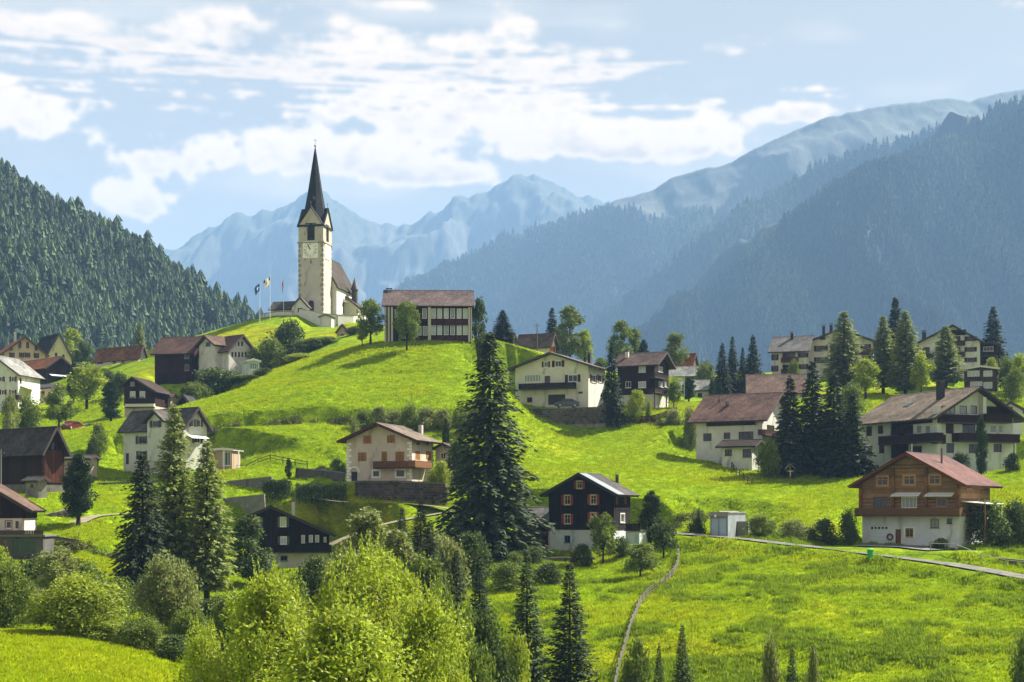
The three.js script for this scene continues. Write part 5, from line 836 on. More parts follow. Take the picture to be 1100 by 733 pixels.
{ const b = new Bld({ name: 'apartment_house', label: 'white and dark brown apartment house behind the larch at the right', cat: 'apartment house', uc: 1053, vb: 406, d: 320, rot: -18, corner: 'r', uEnd: 987, l: 13, vEave: 367, vApex: 351, xr: .56, over: 1.2, og: 1.2, roof: roofing('#87807c'), deck: plain('#2e1d17'), bands: [[99, plaster('#dcdad0'), 0]] });
  b.windows('front', [[1043, 364, 7, 4.6], [1043, 375.4, 7, 4.6], [1043, 386.6, 7, 4.6], [1011, 375, 6, 5]], { frame: brownFrame, sh: brownShut }); b.windows('front', [[1028, 364, 8, 6], [1028, 376, 8, 6], [995, 376, 8, 6], [995, 388, 8, 6]], { frame: brownFrame, sill: false }); b.finish(); b.balcony('front', 1021, 1037, 366, 371, 1.2, DARKT); b.balcony('front', 1021, 1037, 378, 383, 1.2, DARKT); b.balcony('front', 987, 1003, 379, 384, 1.2, DARKT); b.balcony('front', 987, 1003, 391, 396, 1.2, DARKT); b.panel('gable_boarding', 'front', [1017, 1038, 354.5, 360.5], DARKT, .05, .08); b.chimney(993, 357, 364, 4.5, plain('#241f1d'), { side: 'front', off: -5 });
  const r = new Bld({ parent: b, uc: 1071.5, vb: 406, d: 321, rot: -18, corner: 'r', uEnd: 1054, l: 9, vEave: 371, pitch: 16, over: .8, og: .9, roof: roofing('#87807c'), deck: plain('#2e1d17'), bands: [[99, DARKT, 0]] }); r.windows('front', [[1062, 375, 11, 5]], { frame: whiteFrame, mull: 3 }); r.finish(); r.balcony('front', 1054, 1072, 378, 383, 1, DARKT); }
{ const b = new Bld({ name: 'annex_building', label: 'small two storey brown building with pale flat roof between larch and bushes', cat: 'building', uc: 1071, vb: 420, d: 298, rot: -20, corner: 'r', uEnd: 1036, l: 8, vEave: 396.5, pitch: 9, over: .6, og: .5, roof: metalRoof('#b7b5b0'), deck: plain('#cac5ba'), bands: [[99, boards('#5a463c'), 0]] }); b.windows('front', [[1046, 401.5, 13, 6.4], [1061.5, 401.5, 9.5, 6.4], [1049, 413, 13, 6], [1061.5, 414, 9.5, 7]], { frame: whiteFrame, pane: paleGlass, sill: false }); b.finish(); }
{ // big chalet
  const b = new Bld({ name: 'big_chalet', label: 'big white and dark brown apartment chalet with long balconies behind log chalet', cat: 'chalet', uc: 1004, vb: 511, d: 224, rot: 24, corner: 'l', uEnd: 1088.5, uSide: 926, vEave: 446.5, vApex: 418, over: 1.5, og: 1.6, roof: roofing('#a08c78'), deck: plain('#33211b') });
  b.bands = [[99, plaster('#d2d6d0'), 0]]; const Lf = 'left';
  b.windows('front', [[1014.5, 440.5, 6.5, 8.5], [1023, 440.5, 6, 8.5], [1035, 440.5, 8, 9], [1046.5, 440.5, 7, 9]], { frame: brownFrame, pane: curtain, mull: 1, sill: false }); b.windows('front', [[1020.5, 460.8, 8.5, 10.5]], { closed: closedBrown }); b.windows('front', [[1041, 462, 14, 14]], { frame: brownFrame, mull: 2, sill: false }); b.windows('front', [[1067.5, 461, 7, 9], [1075.5, 461, 5, 9]], { frame: whiteFrame, pane: curtain, mull: 1 }); b.windows('front', [[1021, 481.5, 8.4, 10.5], [1046, 482, 10, 10], [1072, 481.5, 9, 9]], { frame: brownFrame, sill: false });
  b.windows(Lf, [[987, 461.5, 6, 9], [996.5, 461.5, 6, 9]], { frame: whiteFrame, pane: curtain, mull: 1, sill: false }); b.windows(Lf, [[968, 463, 8, 10], [984, 484, 13, 9], [968, 486, 8, 9]], { frame: brownFrame, sill: false }); b.windows(Lf, [[933.8, 463.5, 6, 10.5], [946, 462, 5.6, 8.6], [934.4, 484.5, 6, 10.5], [947.3, 483, 5.6, 8.6], [934.7, 503, 6, 8]], { closed: closedBrown });
  b.finish();
  b.panel('timber_cladding', Lf, [957.5, 1003, 448.5, 456], DARKT, .05, .05); b.panel('timber_cladding', Lf, [957.5, 981, 457, 467], DARKT, .05, .05); b.panel('timber_cladding', 'front', [1057.5, 1088, 437, 446], DARKT, .05, .05); b.panel('timber_cladding', Lf, [957.5, 976, 477, 492], boards('#3a2219'), .04, .03); b.panel('white_pillar', 'front', [1004.5, 1009, 438, 490], plaster('#cfd2c8'), .5, 1); b.panel('white_pillar', 'front', [1054, 1057.5, 427, 452], plaster('#cfd2c8'), .5, 1);
  b.balcony(Lf, 943.5, 1005, 467, 476.8, 1.5, boards('#3a2219'), { posts: [[978.5, 508]] }); b.balcony('front', 1005, 1016.5, 467, 476.8, 1.0, boards('#3a2219')); b.balcony('front', 1009, 1057.5, 445.6, 455.2, 1.4, boards('#3a2219')); b.balcony('front', 1058.5, 1088, 445, 454.5, 1.4, boards('#3a2219')); b.balcony('front', 1030.5, 1096, 466, 475.4, 1.6, boards('#42251b'), { posts: [[1092, 505], [1056, 508]] }); b.chimney(1010.5, 411.5, 421, 7.5, plain('#1e1a19'), { side: 'left', off: -4.5 });
  b.add('skylight', (() => { const v = V(-b.w / 2 - b.rx, b.hL - b.hr, 0), up = V(v.y, -v.x, 0).normalize(); if (up.y < 0) up.negate(); return slab(V(b.rx, b.hr, -1).addScaledVector(v, .45).addScaledVector(up, .38), V(0, 0, -1.3), v.clone().normalize().multiplyScalar(1.1), .06); })(), glass);
  const e = new Bld({ parent: b, uc: 1099, vb: 455, d: 246, rot: -10, corner: 'r', uEnd: 1072, l: 8, vEave: 441, pitch: 30, over: .8, og: .8, roof: roofing('#9a938c'), bands: [[99, plaster('#d2d6d0'), 0]] }); e.finish(); }
{ const b = new Bld({ name: 'ridge_house', label: 'white house with brown roof and orange end on the ridge behind spruce', uc: 590, vb: 388, d: 338, noLevel: true, rot: 66, corner: 'l', uEnd: 597, uSide: 557, vEave: 371.5, vApex: 359.5, over: .8, og: .7, roof: roofing('#7d645c'), deck: plain('#3d271f'), bands: [[99, plaster('#dad3bd'), 0]] }); b.windows('left', [[570, 382, 12, 5]], { frame: brownFrame, mull: 4 }); b.finish(); b.panel('orange_boarding', 'front', [590.5, 596.5, 372, 387], boards('#9a5233'), .05, .06); }
new Bld({ name: 'ridge_house', label: 'house with low brown roof peeking over the ridge right of the hall', uc: 548, vb: 380, d: 350, noLevel: true, rot: 80, corner: 'l', w: 8, uSide: 513, vEave: 371, pitch: 36, over: .7, og: .6, roof: roofing('#7a665f'), bands: [[99, plaster('#cfc7b5'), 0]] }).finish();
new Bld({ name: 'village_house', label: 'house with bright orange roof behind the dark chalet with balconies', uc: 742, vb: 412, d: 362, noLevel: true, rot: 60, corner: 'l', uEnd: 749, uSide: 722, vEave: 395, vApex: 381, over: .7, og: .6, roof: roofing('#b8663a'), bands: [[99, plaster('#d8d2c4'), 0]] }).windows('left', [[735, 401, 4, 4]], { frame: brownFrame }).finish();
new Bld({ name: 'village_house', label: 'white house with long pale grey roof right of the balcony chalet', uc: 755, vb: 418, d: 338, noLevel: true, rot: 75, corner: 'l', w: 7, uSide: 719, vEave: 403.5, pitch: 31, over: .8, og: .6, roof: roofing('#a3a29e'), bands: [[99, plaster('#d5cfb9'), 0]] }).windows('left', [[730, 408, 5, 4], [746, 408, 5, 4]], { frame: brownFrame }).finish();
new Bld({ name: 'village_house', label: 'low house with pale roof and tall white wall beside two thuja columns', uc: 770, vb: 434, d: 318, rot: 78, corner: 'l', w: 8, uSide: 727, vEave: 419, pitch: 28, over: .7, og: .6, roof: roofing('#a09d97'), bands: [[99, plaster('#d9d5c9'), 0]] }).windows('left', [[752, 425, 5, 5]], { frame: brownFrame }).finish();
{ const b = new Bld({ name: 'concrete_garage', label: 'grey concrete flat roofed garage beside the road', cat: 'garage', uc: 782, vb: 578, d: 181, rot: -16, corner: 'r', uEnd: 763, uSide: 801, vEave: 553, pitch: 1.5, over: .12, og: .15, roof: concrete('#a8a6a0'), deck: concrete('#9c9a94'), bands: [[99, concrete('#9fa8ab'), 0]] }); b.windows('front', [[768, 566.5, 7.5, 19], [776.5, 566.5, 7.5, 19]], { door: plain('#8fa0aa', .6), panels: 1 }); b.finish(); b.add('fascia', b.place('front', bx(b.w + .2, .5, .1, 0, b.h + .02, .22)), concrete('#b0aea8')); const [ls, ly] = b.at('front', 769, 554.5); b.add('wall_lamp', b.place('front', merge([bx(.22, .3, .14, ls, ly, .34), bx(.1, .1, .12, ls, ly + .1, .24)])), plain('#e0e0dc')); b.add('bin_store', b.place('right', bx(2.2, 1.9, 1.4, .6, .95, .75)), concrete('#a9a49a')); }
// ---------- walls, fences, poles, vehicles ----------
const cw = (name, label, pts, h, hex) => wallRun(name, label, pts, h, .35, concrete(hex), concrete('#aaa59a'));
cw('retaining_wall', 'upper grey concrete retaining wall behind the black gabled chalet', onLine([[236, 536, 214], [262, 533, 213], [292, 530, 212]]), 2.2, '#8f8c86');
cw('retaining_wall', 'lower grey concrete retaining wall behind the black gabled chalet', onLine([[240, 549, 207], [262, 547, 206], [284, 545, 205.5]]), 1.6, '#9a978f');
cw('retaining_wall', 'long low retaining wall along the road in front of log chalet', onLine([[1012, 604, 168.5], [1060, 608, 167], [1110, 613, 165]]), .9, '#77736c');
cw('retaining_wall', 'dim retaining wall under the lane by white villa', onLine([[104, 527, 213], [140, 525, 215], [176, 523, 216]]), .9, '#6f6c66');
cw('garden_wall', 'pale garden wall beside the white villa hedge', onLine([[96, 463, 268], [82, 471, 258]]), 1.2, '#c9c2b2');
cw('terrace_edging', 'low wall at the foot of the black chalet garden', onLine([[560, 608, 182], [600, 606, 183], [640, 607, 182]]), .7, '#8d897f');
cw('garden_wall', 'low grey wall beside the terraced garden left of shuttered house', onLine([[318, 512, 217], [345, 514, 216], [370, 517, 214]]), 1.1, '#7a756d');
function railFence(name, label, line, h, hex, o = {}) { // line: points on the ground; posts and rails
  const g = thing(name, label, 'fence'), base = line[0].clone(); g.position.copy(base);
  const c = new THREE.CatmullRomCurve3(line.map((p) => p.clone().sub(base))), L = c.getLength(), n = Math.max(2, Math.round(L / (o.gap ?? 2.2))), pts = c.getSpacedPoints(n), mat = o.mat ?? boards(hex), r = rng(n * 7);
  pts.forEach((p) => { p.y = ground(p.x + base.x, p.z + base.z) - base.y; });
  const pg = new THREE.BoxGeometry(o.post ?? .12, h + .5, o.post ?? .12).translate(0, h / 2 - .25, 0);
  pts.forEach((p, i) => { const m = mesh('post', pg, mat, g); m.position.copy(p); m.rotation.set((r() - .5) * .06, r() * .3, (r() - .5) * .06); });
  for (let i = 0; i < n; i++) for (const f of o.rails ?? [.5, .92]) mesh('rail', bar(pts[i].clone().add(V(0, h * f, 0)), pts[i + 1].clone().add(V(0, h * f, 0)), o.rail ?? .1, .04), mat, g);
  return g;
}
const gl = (arr) => arr.map(([u, d]) => gp(u, d));
railFence('rail_fence', 'weathered rail fence running down the slope below white hillside house', [[700, 455], [735, 473], [765, 492], [790, 508], [808, 522]].map(([u, v]) => hit(u, v, 190, 300)), 1.0, '#6a5a48', { gap: 2.6 });
railFence('guard_rail', 'thin metal railing along the road beside the log chalet', [[1000, 167.5], [1040, 165.5], [1080, 163.5], [1110, 162]].map(([u, d]) => gp(u, d)), 1.0, '#8a8a86', { gap: 3, post: .07, rail: .05, mat: plain('#8d8d88', .5), rails: [.95] });
railFence('garden_fence', 'low garden fence at the foot of the terraced lawn beside pavilion', [[252, 224], [290, 223], [330, 222]].map(([u, d]) => gp(u, d)), 1.0, '#6b6152', { gap: 1.8 });
railFence('garden_fence', 'brown board fence in front of the dark balcony chalet', [[652, 272], [685, 271], [716, 272], [727, 276]].map(([u, d]) => gp(u, d)), 1.3, '#5c3d2b', { gap: 1.6, rails: [.15, .35, .55, .75, .95], rail: .2 });
railFence('paddock_fence', 'pale bottom rail fence under the larches at the left', [[205, 150], [240, 148], [275, 146], [300, 145]].map(([u, d]) => gp(u, d)), 1.0, '#a0977a', { gap: 2.4 });
{ // board fence winding down the right meadow
  const line = [[729, 597], [727, 612], [716, 626], [700, 638], [688, 651], [679, 672], [671, 700], [664, 727], [660, 745]].map(([u, v]) => hit(u, v, 125, 200)), g = thing('board_fence', 'grey board fence winding down through the meadow from the orchard trees', 'fence'), base = line[0].clone(); g.position.copy(base);
  const c = new THREE.CatmullRomCurve3(line.map((p) => p.clone().sub(base))), n = Math.round(c.getLength() / 1.6), pts = c.getSpacedPoints(n), m = boards('#9b9488'); pts.forEach((p) => { p.y = ground(p.x + base.x, p.z + base.z) - base.y; });
  for (let i = 0; i <= n; i++) mesh('post', bx(.09, 1.3, .09, pts[i].x, pts[i].y + .3, pts[i].z), m, g);
  for (let i = 0; i < n; i++) for (const y of [.25, .5, .75]) mesh('board', bar(pts[i].clone().add(V(0, y, .04)), pts[i + 1].clone().add(V(0, y, .04)), .15, .03), m, g);
}
{ const p = hit(849, 522, 205, 240), g = thing('wayside_cross', 'weathered wooden wayside cross standing in front of dark spruces', 'cross'); g.position.copy(p); mesh('cross_post', bx(.18, 3, .16, 0, 1.3, 0), boards('#8a7f70'), g); mesh('cross_arm', bx(1.2, .16, .14, 0, 2.1, .02), boards('#8a7f70'), g); mesh('cross_roof', merge([slab(V(0, 3.15, .3), V(0, 0, -.6), V(-.75, -.75, 0), .05), slab(V(0, 3.15, -.3), V(0, 0, .6), V(.75, -.75, 0), .05)]), boards('#9a9184'), g); mesh('carved_figure', merge([bx(.12, .7, .1, 0, 1.75, .14), bx(.7, .08, .08, 0, 2.05, .13)]), plain('#b9a58a'), g); }
{ const p = hit(935, 601.5, 150, 176), g = thing('waste_bin', 'bright green waste bin on the meadow edge opposite the garage', 'bin'); g.position.copy(p); mesh('bin_body', new THREE.CylinderGeometry(.34, .27, .95, 12).translate(0, .48, 0), plain('#1f9a45', .5), g); mesh('bin_lid', merge([new THREE.CylinderGeometry(.38, .38, .1, 12).translate(0, 1.0, 0), new THREE.SphereGeometry(.36, 12, 6, 0, 6.29, 0, 1.2).scale(1, .35, 1).translate(0, 1.04, 0)]), plain('#27ad52', .5), g); }
function pole(u, d, vTop, label, hex, r = .1) { const p = gp(u, d), g = thing('utility_pole', label, 'pole'), h = (V0 - vTop) / F * d - p.y; g.position.copy(p); mesh('shaft', tube(V(0, -.4, 0), V(0, h, 0), r * 1.2, r * .8, 8), plain(hex), g); mesh('cap', new THREE.ConeGeometry(r * 1.2, .2, 8).translate(0, h + .08, 0), plain('#4a4640'), g); mesh('insulator_arm', merge([bx(.9, .08, .08, 0, h - .4, 0), bx(.07, .16, .07, -.4, h - .28, 0), bx(.07, .16, .07, .4, h - .28, 0)]), plain('#5b544a'), g); }
pole(577, 318, 348, 'dark wooden pole rising in front of the ridge house', '#4a4038');
pole(735, 292, 405, 'pale thin pole beside the thuja right of balcony chalet', '#9a948a', .08);
pole(0.8, 198, 484, 'thin grey pole at the barn on the left edge', '#7f7b76', .07);
function car(label, x, z, turn, hex, cat = 'car', yy) {
  const g = thing('parked_car', label, cat), p = onGround(x, z, .02); g.position.copy(p); if (yy !== undefined) g.position.y = yy; g.rotation.y = turn;
  const sh = new THREE.Shape(); [[-2, .3], [-2, .75], [-1.7, .88], [-1.1, .95], [-.55, 1.42], [.85, 1.45], [1.6, 1.0], [2, .95], [2.05, .35]].forEach(([a, b], i) => i ? sh.lineTo(a, b) : sh.moveTo(a, b));
  mesh('body', new THREE.ExtrudeGeometry(sh, { depth: 1.5, bevelEnabled: true, bevelSize: .08, bevelThickness: .08, bevelSegments: 2 }).translate(0, 0, -.75), std(hex, { roughness: .25, metalness: .3 }), g);
  const wn = new THREE.Shape(); [[-1.0, .98], [-.52, 1.36], [.8, 1.38], [1.4, 1.0]].forEach(([a, b], i) => i ? wn.lineTo(a, b) : wn.moveTo(a, b)); mesh('side_windows', new THREE.ExtrudeGeometry(wn, { depth: 1.7, bevelEnabled: false }).translate(0, 0, -.85), glass, g);
  for (const sx of [-1.3, 1.3]) for (const sz of [-.75, .75]) { const w = mesh('wheel', new THREE.CylinderGeometry(.33, .33, .24, 16).rotateX(Math.PI / 2).translate(sx, .33, sz), plain('#151515'), g); mesh('rim', new THREE.CylinderGeometry(.2, .2, .26, 10).rotateX(Math.PI / 2).translate(sx, .33, sz), plain('#9a9c9e', .35), w); }
  for (const sz of [-.55, .55]) { mesh('headlight', bx(.06, .14, .3, -2.06, .72, sz), plain('#d5d8da', .2), g); mesh('tail_light', bx(.06, .16, .24, 2.11, .82, sz), plain('#7d1512', .3), g); }
}
car('dark grey car parked before the dark garage door of cream house', X(609, 270.3), -270.3, .1, '#3c4146', 'car', P(609, 438, 270.3).y);
car('small red car parked beside the pale garden wall', X(77, 262), -262, 1.2, '#6a1c1e');
{ const p = hit(66, 590, 150, 190), g = thing('wooden_cart', 'grey wooden cart tipped on the lawn below the stone pine', 'cart'); g.position.copy(p).add(V(0, .1, 0)); g.rotation.y = .3; mesh('cart_bed', merge([slab(V(-1.6, .9, -.7), V(0, 0, 1.4), V(3.2, -.5, 0), .12)]), boards('#8b8478'), g); mesh('cart_side', merge([bar(V(-1.6, 1.1, -.7), V(1.6, .6, -.7), .35, .05), bar(V(-1.6, 1.1, .7), V(1.6, .6, .7), .35, .05)]), boards('#7b7468'), g); for (const z of [-.85, .85]) mesh('wheel', merge([new THREE.TorusGeometry(.5, .05, 6, 16).translate(-.2, .4, z), bx(.9, .05, .05, -.2, .4, z), bx(.05, .9, .05, -.2, .4, z)]), boards('#5c544a'), g); mesh('shaft', merge([bar(V(1.5, .5, -.3), V(3.2, -.1, -.3), .08), bar(V(1.5, .5, .3), V(3.2, -.1, .3), .08)]), boards('#7b7468'), g); }

// ---------- planting ----------
const S = (label, u, d, v, w, k = 'spruce', t = 'spruce', o) => plant('spruce_tree', label, 'spruce', k, t, u, d, v, w, o);
const L = (label, u, d, v, w, o) => plant('larch_tree', label, 'larch', 'larch', 'larch', u, d, v, w, o);
const B = (label, u, d, v, w, t = 'leaf', k = 'bush', o) => plant('bush', label, 'bush', k, t, u, d, v, w, o);
const D = (label, u, d, v, w, t = 'leaf', k = 'tree', o) => plant('broadleaf_tree', label, 'tree', k, t, u, d, v, w, o);
const C = (label, u, d, v, w, t = 'pine', o) => plant('column_conifer', label, 'conifer', 'thuja', t, u, d, v, w, o);
S('huge dark spruce rising in the middle of the village', 526, 184, 357, 124, 'bigSpruce', 'spruce');
S('blue green spruce on the ridge behind the huge spruce', 540, 300, 333, 34);
S('dark drooping spruce left of the two tall larches', 153, 149, 487, 84, 'bigSpruce', 'darkSpruce');
L('taller larch in front of the white villa', 187, 156, 437, 74); L('slimmer larch right of the taller one by white villa', 222, 154, 474, 68);
C('dense round topped stone pine on the path near barn', 84, 181, 484, 46); C('dark dense conifer left of the flowered chalet', 119, 268, 407, 28); C('narrow dark conifer beside the brown farm building', 79, 300, 388, 18); C('small columnar conifer above the dark hedge', 310, 216, 491, 10, 'hedge'); C('small dark cypress behind the shuttered house', 479, 226, 447, 13, 'hedge'); C('dark blunt conifer right of the black chalet', 700, 187, 524, 32, 'hedge'); C('tall thuja column beside the pale pole', 740, 300, 404, 20, 'hedge'); C('narrow thuja column right of the tall one', 765, 306, 406, 9, 'hedge'); C('second narrow thuja at the low house corner', 773, 310, 409, 9, 'hedge'); C('round topped green conifer in front of the big chalet balcony', 1054.5, 216, 444, 17, 'hedge');
D('dark round tree beside the black gabled chalet', 268, 166, 554, 64, 'dark', 'denseTree');
S('dark spruce leftmost of the four before the big chalet', 849, 231, 404, 52, 'spruce', 'darkSpruce'); S('tallest dark spruce of the four before the big chalet', 873, 233, 387, 58, 'spruce', 'darkSpruce'); S('dark spruce third of the four before the big chalet', 896, 230, 399, 56, 'spruce', 'darkSpruce'); S('shortest dark spruce nearest the big chalet', 916, 227, 424, 50, 'spruce', 'darkSpruce');
L('tall pale larch left of the cream apartment house front', 907, 296, 335, 54); L('left larch of the pair between apartment houses', 949, 292, 340, 40); L('right larch of the pair between apartment houses', 973, 288, 334, 46); L('larch standing before the white and brown apartment house', 1016, 300, 350, 42);
S('dark spruce behind the larch pair', 962, 330, 319, 40, 'spruce', 'darkSpruce'); S('dark pointed spruce right of the white and brown apartment house', 1067, 334, 329, 40, 'spruce', 'darkSpruce');
S('slim dark spruce leftmost before the cream apartment wing', 776, 316, 368, 26, 'spruce', 'darkSpruce'); S('green spruce second of the group before cream apartment wing', 787, 322, 361, 24); S('dark spruce at the roof end of brown roofed house', 809, 312, 360, 30, 'spruce', 'darkSpruce'); S('small spruce hidden between the two dark spruces', 798, 320, 373, 18);
S('dark spruce in front of the dark balcony chalet', 657, 270, 367, 30, 'spruce', 'darkSpruce'); S('dark narrow spruce left of the pale ridge tree', 593, 352, 330, 28, 'spruce', 'darkSpruce'); D('tall pale green tree behind the cream house roof', 612, 345, 327, 42, 'birch', 'tallTree'); D('small light tree right of the pale ridge tree', 628, 346, 352, 24, 'light', 'tallTree');
D('leafy tree behind the balcony chalet on the ridge', 668, 338, 343, 36, 'leaf', 'tallTree'); D('paler tree right behind the balcony chalet', 682, 342, 350, 24, 'birch', 'tallTree'); C('dark round topped conifer above balcony chalet roof', 691, 332, 362, 20); D('airy birch on the ridge above the orange roof', 725, 350, 355, 32, 'birch', 'tallTree'); D('pale bush tree left of the slim spruces', 759, 330, 387, 28, 'birch', 'tree'); B('low shrub on the ridge left of the spruce', 645, 320, 385, 20, 'leaf');
D('round tree against the hall front', 437, 276, 321, 34, 'leaf', 'tree', { v: 0 }); D('round tree left of the hall', 398, 282, 321, 38, 'leaf', 'tree', { v: 1 }); D('leafy tree at the right end of the hall', 515, 286, 319, 26, 'dark', 'denseTree'); D('thin young tree on the slope left of the hall', 389, 284, 344, 14, 'light', 'tallTree');
const cb = 'bushes on the slope under the church';
B('tallest dark bush on the slope below the church', 309, 312, 347, 50, 'dark', 'bush'); B('broad bush at the foot of the church slope', 290, 306, 366, 56, 'leaf'); B('bush right of the tallest one under the church', 333, 308, 364, 44, 'dark'); B('low bush beside the wayside chapel', 351, 310, 362, 34, 'leaf'); B('bush just right of the wayside chapel', 380, 316, 351, 24, 'dark'); B('low pale bush on the church slope path', 322, 300, 380, 40, 'light');
B('big dark bush before the white guest house', 233, 292, 397, 74, 'dark'); B('rounded bush right of the big one at guest house', 264, 290, 403, 46, 'leaf'); B('lower bush left of the guest house bushes', 212, 286, 412, 40, 'leaf'); B('bush below the guest house veranda', 283, 288, 396, 30, 'dark'); D('dark tree shading the barn foot', 203, 290, 411, 26, 'dark');
D('round garden tree left of the dark dense conifer', 63, 256, 413, 42, 'leaf', 'tree', { v: 2 }); D('bright leafy tree behind the garden trees at left', 93, 292, 389, 52, 'light', 'tree', { v: 3 }); B('garden shrub under the white far left house', 30, 262, 428, 36, 'leaf'); B('pale shrub at the far left lawn', 10, 258, 426, 24, 'grey'); B('shrub on the lawn beside the lane at left', 105, 240, 457, 26, 'leaf'); D('pale tree below the wood behind yellow house', 78, 410, 352, 34, 'light', 'tallTree'); D('dark tree right of the yellow house', 90, 402, 366, 28, 'dark', 'tree'); L('single pale larch at the foot of the wood', 150, 420, 346, 20); B('dark bush beside knoll house', 116, 322, 400, 26, 'dark'); B('dark bush line left of flowered chalet', 128, 300, 400, 24, 'dark'); B('little bush at the villa corner', 100, 232, 470, 18, 'dark');
const bs = 'shrubs on the bank above the shuttered house';
[[390, 442], [408, 438], [424, 441], [441, 436], [459, 439], [476, 441], [496, 438], [512, 434]].forEach(([u, v], i) => B(['first', 'second', 'third', 'fourth', 'fifth', 'sixth', 'seventh', 'eighth'][i] + ' feathery shrub from the left on the bank behind the shuttered house', u, 240 + i % 3, v, 30, i % 3 ? 'grey' : 'leaf', 'bush', { group: bs })); B('grey green shrub left of the shuttered house', 382, 224, 452, 18, 'grey');
B('bright yellow green shrub on the terrace of shuttered house', 474, 208, 497, 34, 'light'); B('dark green shrub right of the shuttered house porch', 494, 214, 472, 44, 'dark'); B('shrub beside the arch of the shuttered house', 362, 216, 494, 26, 'leaf'); B('low shrub at the terrace left of shuttered house', 345, 218, 501, 20, 'dark');
// clipped hedges
function hedge(label, a, b, h, t, tone = 'hedge', n = 5200) { const g = thing('clipped_hedge', label, 'hedge'), o = a.clone(), d = b.clone().sub(a), L2 = d.length(), r = rng(Math.round(L2 * 100)), f = new Foliage(), nn = V(-d.z, 0, d.x).normalize(); g.position.copy(o); for (let i = 0; i < n; i++) { const s = r(), y = Math.pow(r(), .6) * h * (1 + .1 * noise(s * 9, 1)), c = (r() - .5) * t; const p = d.clone().multiplyScalar(s).addScaledVector(nn, c); p.y += y; f.leaf(p, randDir(r), randDir(r).multiplyScalar(.07), .24, [.8 + r() * .4, .8 + r() * .4, .8]); } mesh('foliage', f.build(), tones[tone], g); const w = []; for (let i = 0; i < 8; i++) { const p = d.clone().multiplyScalar((i + .5) / 8); w.push(tube(p.clone().add(V(0, -.3, 0)), p.clone().add(V(0, h * .7, 0)), .06, .03, 5)); } mesh('stem', merge(w), barkMat, g); }
hedge('dark clipped hedge left of the stone terrace wall', P(318, 539, 206), P(372, 539, 207), 2.2, 1.6); hedge('smaller dark hedge block by the retaining walls', P(284, 536, 209), P(311, 537, 208), 2.4, 2); hedge('trimmed hedge along the terrace house lawn at left', P(14, 622, 150), P(44, 620, 151), .9, .8, 'leaf', 2500);
// around the black chalet and the road
plant('apple_tree', 'fruit tree in front of the black chalet', 'fruit tree', 'fruit', 'leaf', 648, 178, 551, 48, { v: 0 }); plant('apple_tree', 'fruit tree nearest the board fence bend', 'fruit tree', 'fruit', 'leaf', 688, 168, 583, 52, { v: 1 }); plant('apple_tree', 'fruit tree above the bend behind the other one', 'fruit tree', 'fruit', 'dark', 713, 175, 561, 46, { v: 0 });
B('dark bush at the white base of the black chalet', 626, 177, 586, 34, 'dark'); B('bush between fruit trees and chalet terrace', 668, 180, 577, 26, 'dark'); B('dark shrubs under the woodshed porch', 572, 178, 588, 34, 'dark'); B('low shrub in front of the woodshed', 553, 174, 594, 26, 'leaf'); B('bush beside the concrete garage', 750, 184, 556, 28, 'dark'); S('tiny spruce left of the concrete garage', 751, 183, 545, 11, 'youngSpruce', 'young');
B('broad low scrub right of the concrete garage', 818, 183, 554, 44, 'leaf'); B('scrub on the roadside bank before log chalet', 852, 182, 560, 40, 'grey'); B('dark scrub on the bank left of log chalet', 885, 181, 559, 44, 'dark'); B('dark bush at the garage corner of the log chalet', 912, 180, 549, 26, 'dark'); B('dark bush right of the log chalet', 1062, 178, 542, 62, 'dark'); B('second dark bush at the right edge beside log chalet', 1094, 180, 541, 50, 'dark'); B('flowering shrub along the log chalet wall', 1011, 172.5, 579, 30, 'hedge', 'bush', { sink: .3 }); B('light bush above the right edge bank', 1098, 190, 548, 30, 'leaf');
B('bush in front of the hillside house lean-to', 826, 228, 475, 34, 'leaf'); B('dark shrubs between the big chalet and log chalet', 1032, 222, 488, 26, 'hedge'); B('dark shrub at the big chalet right end', 1088, 222, 488, 24, 'hedge');
const rb = 'rounded garden bushes beside the right hand apartment house'; [[1082, 300, 384, 26], [1096, 296, 382, 30], [1090, 288, 398, 30], [1066, 312, 386, 22]].forEach(([u, d, v, w], i) => B(['upper left', 'upper right', 'lowest', 'leftmost small'][i] + ' rounded garden bush on the right edge below pointed spruce', u, d, v, w, i % 2 ? 'light' : 'leaf', 'bush', { group: rb }));
D('light leafy tree under the tall pale larch', 930, 280, 385, 40, 'light', 'tree'); D('light leafy tree beside the larch pair', 990, 284, 378, 30, 'light', 'tree'); B('bush left of the big chalet roof', 915, 262, 415, 40, 'leaf'); D('small tree before the cream apartment wing', 853, 312, 385, 16, 'leaf');
B('pale scrub at the hillside house corner', 742, 262, 438, 24, 'grey'); B('scrub below the brown board fence', 724, 268, 441, 22, 'grey'); D('leafy garden tree right of dark balcony chalet', 724, 282, 408, 22, 'leaf'); B('shrub in front of the dark balcony chalet', 684, 272, 421, 28, 'light'); B('round clipped shrub by the balcony chalet', 697, 272, 430, 10, 'light');
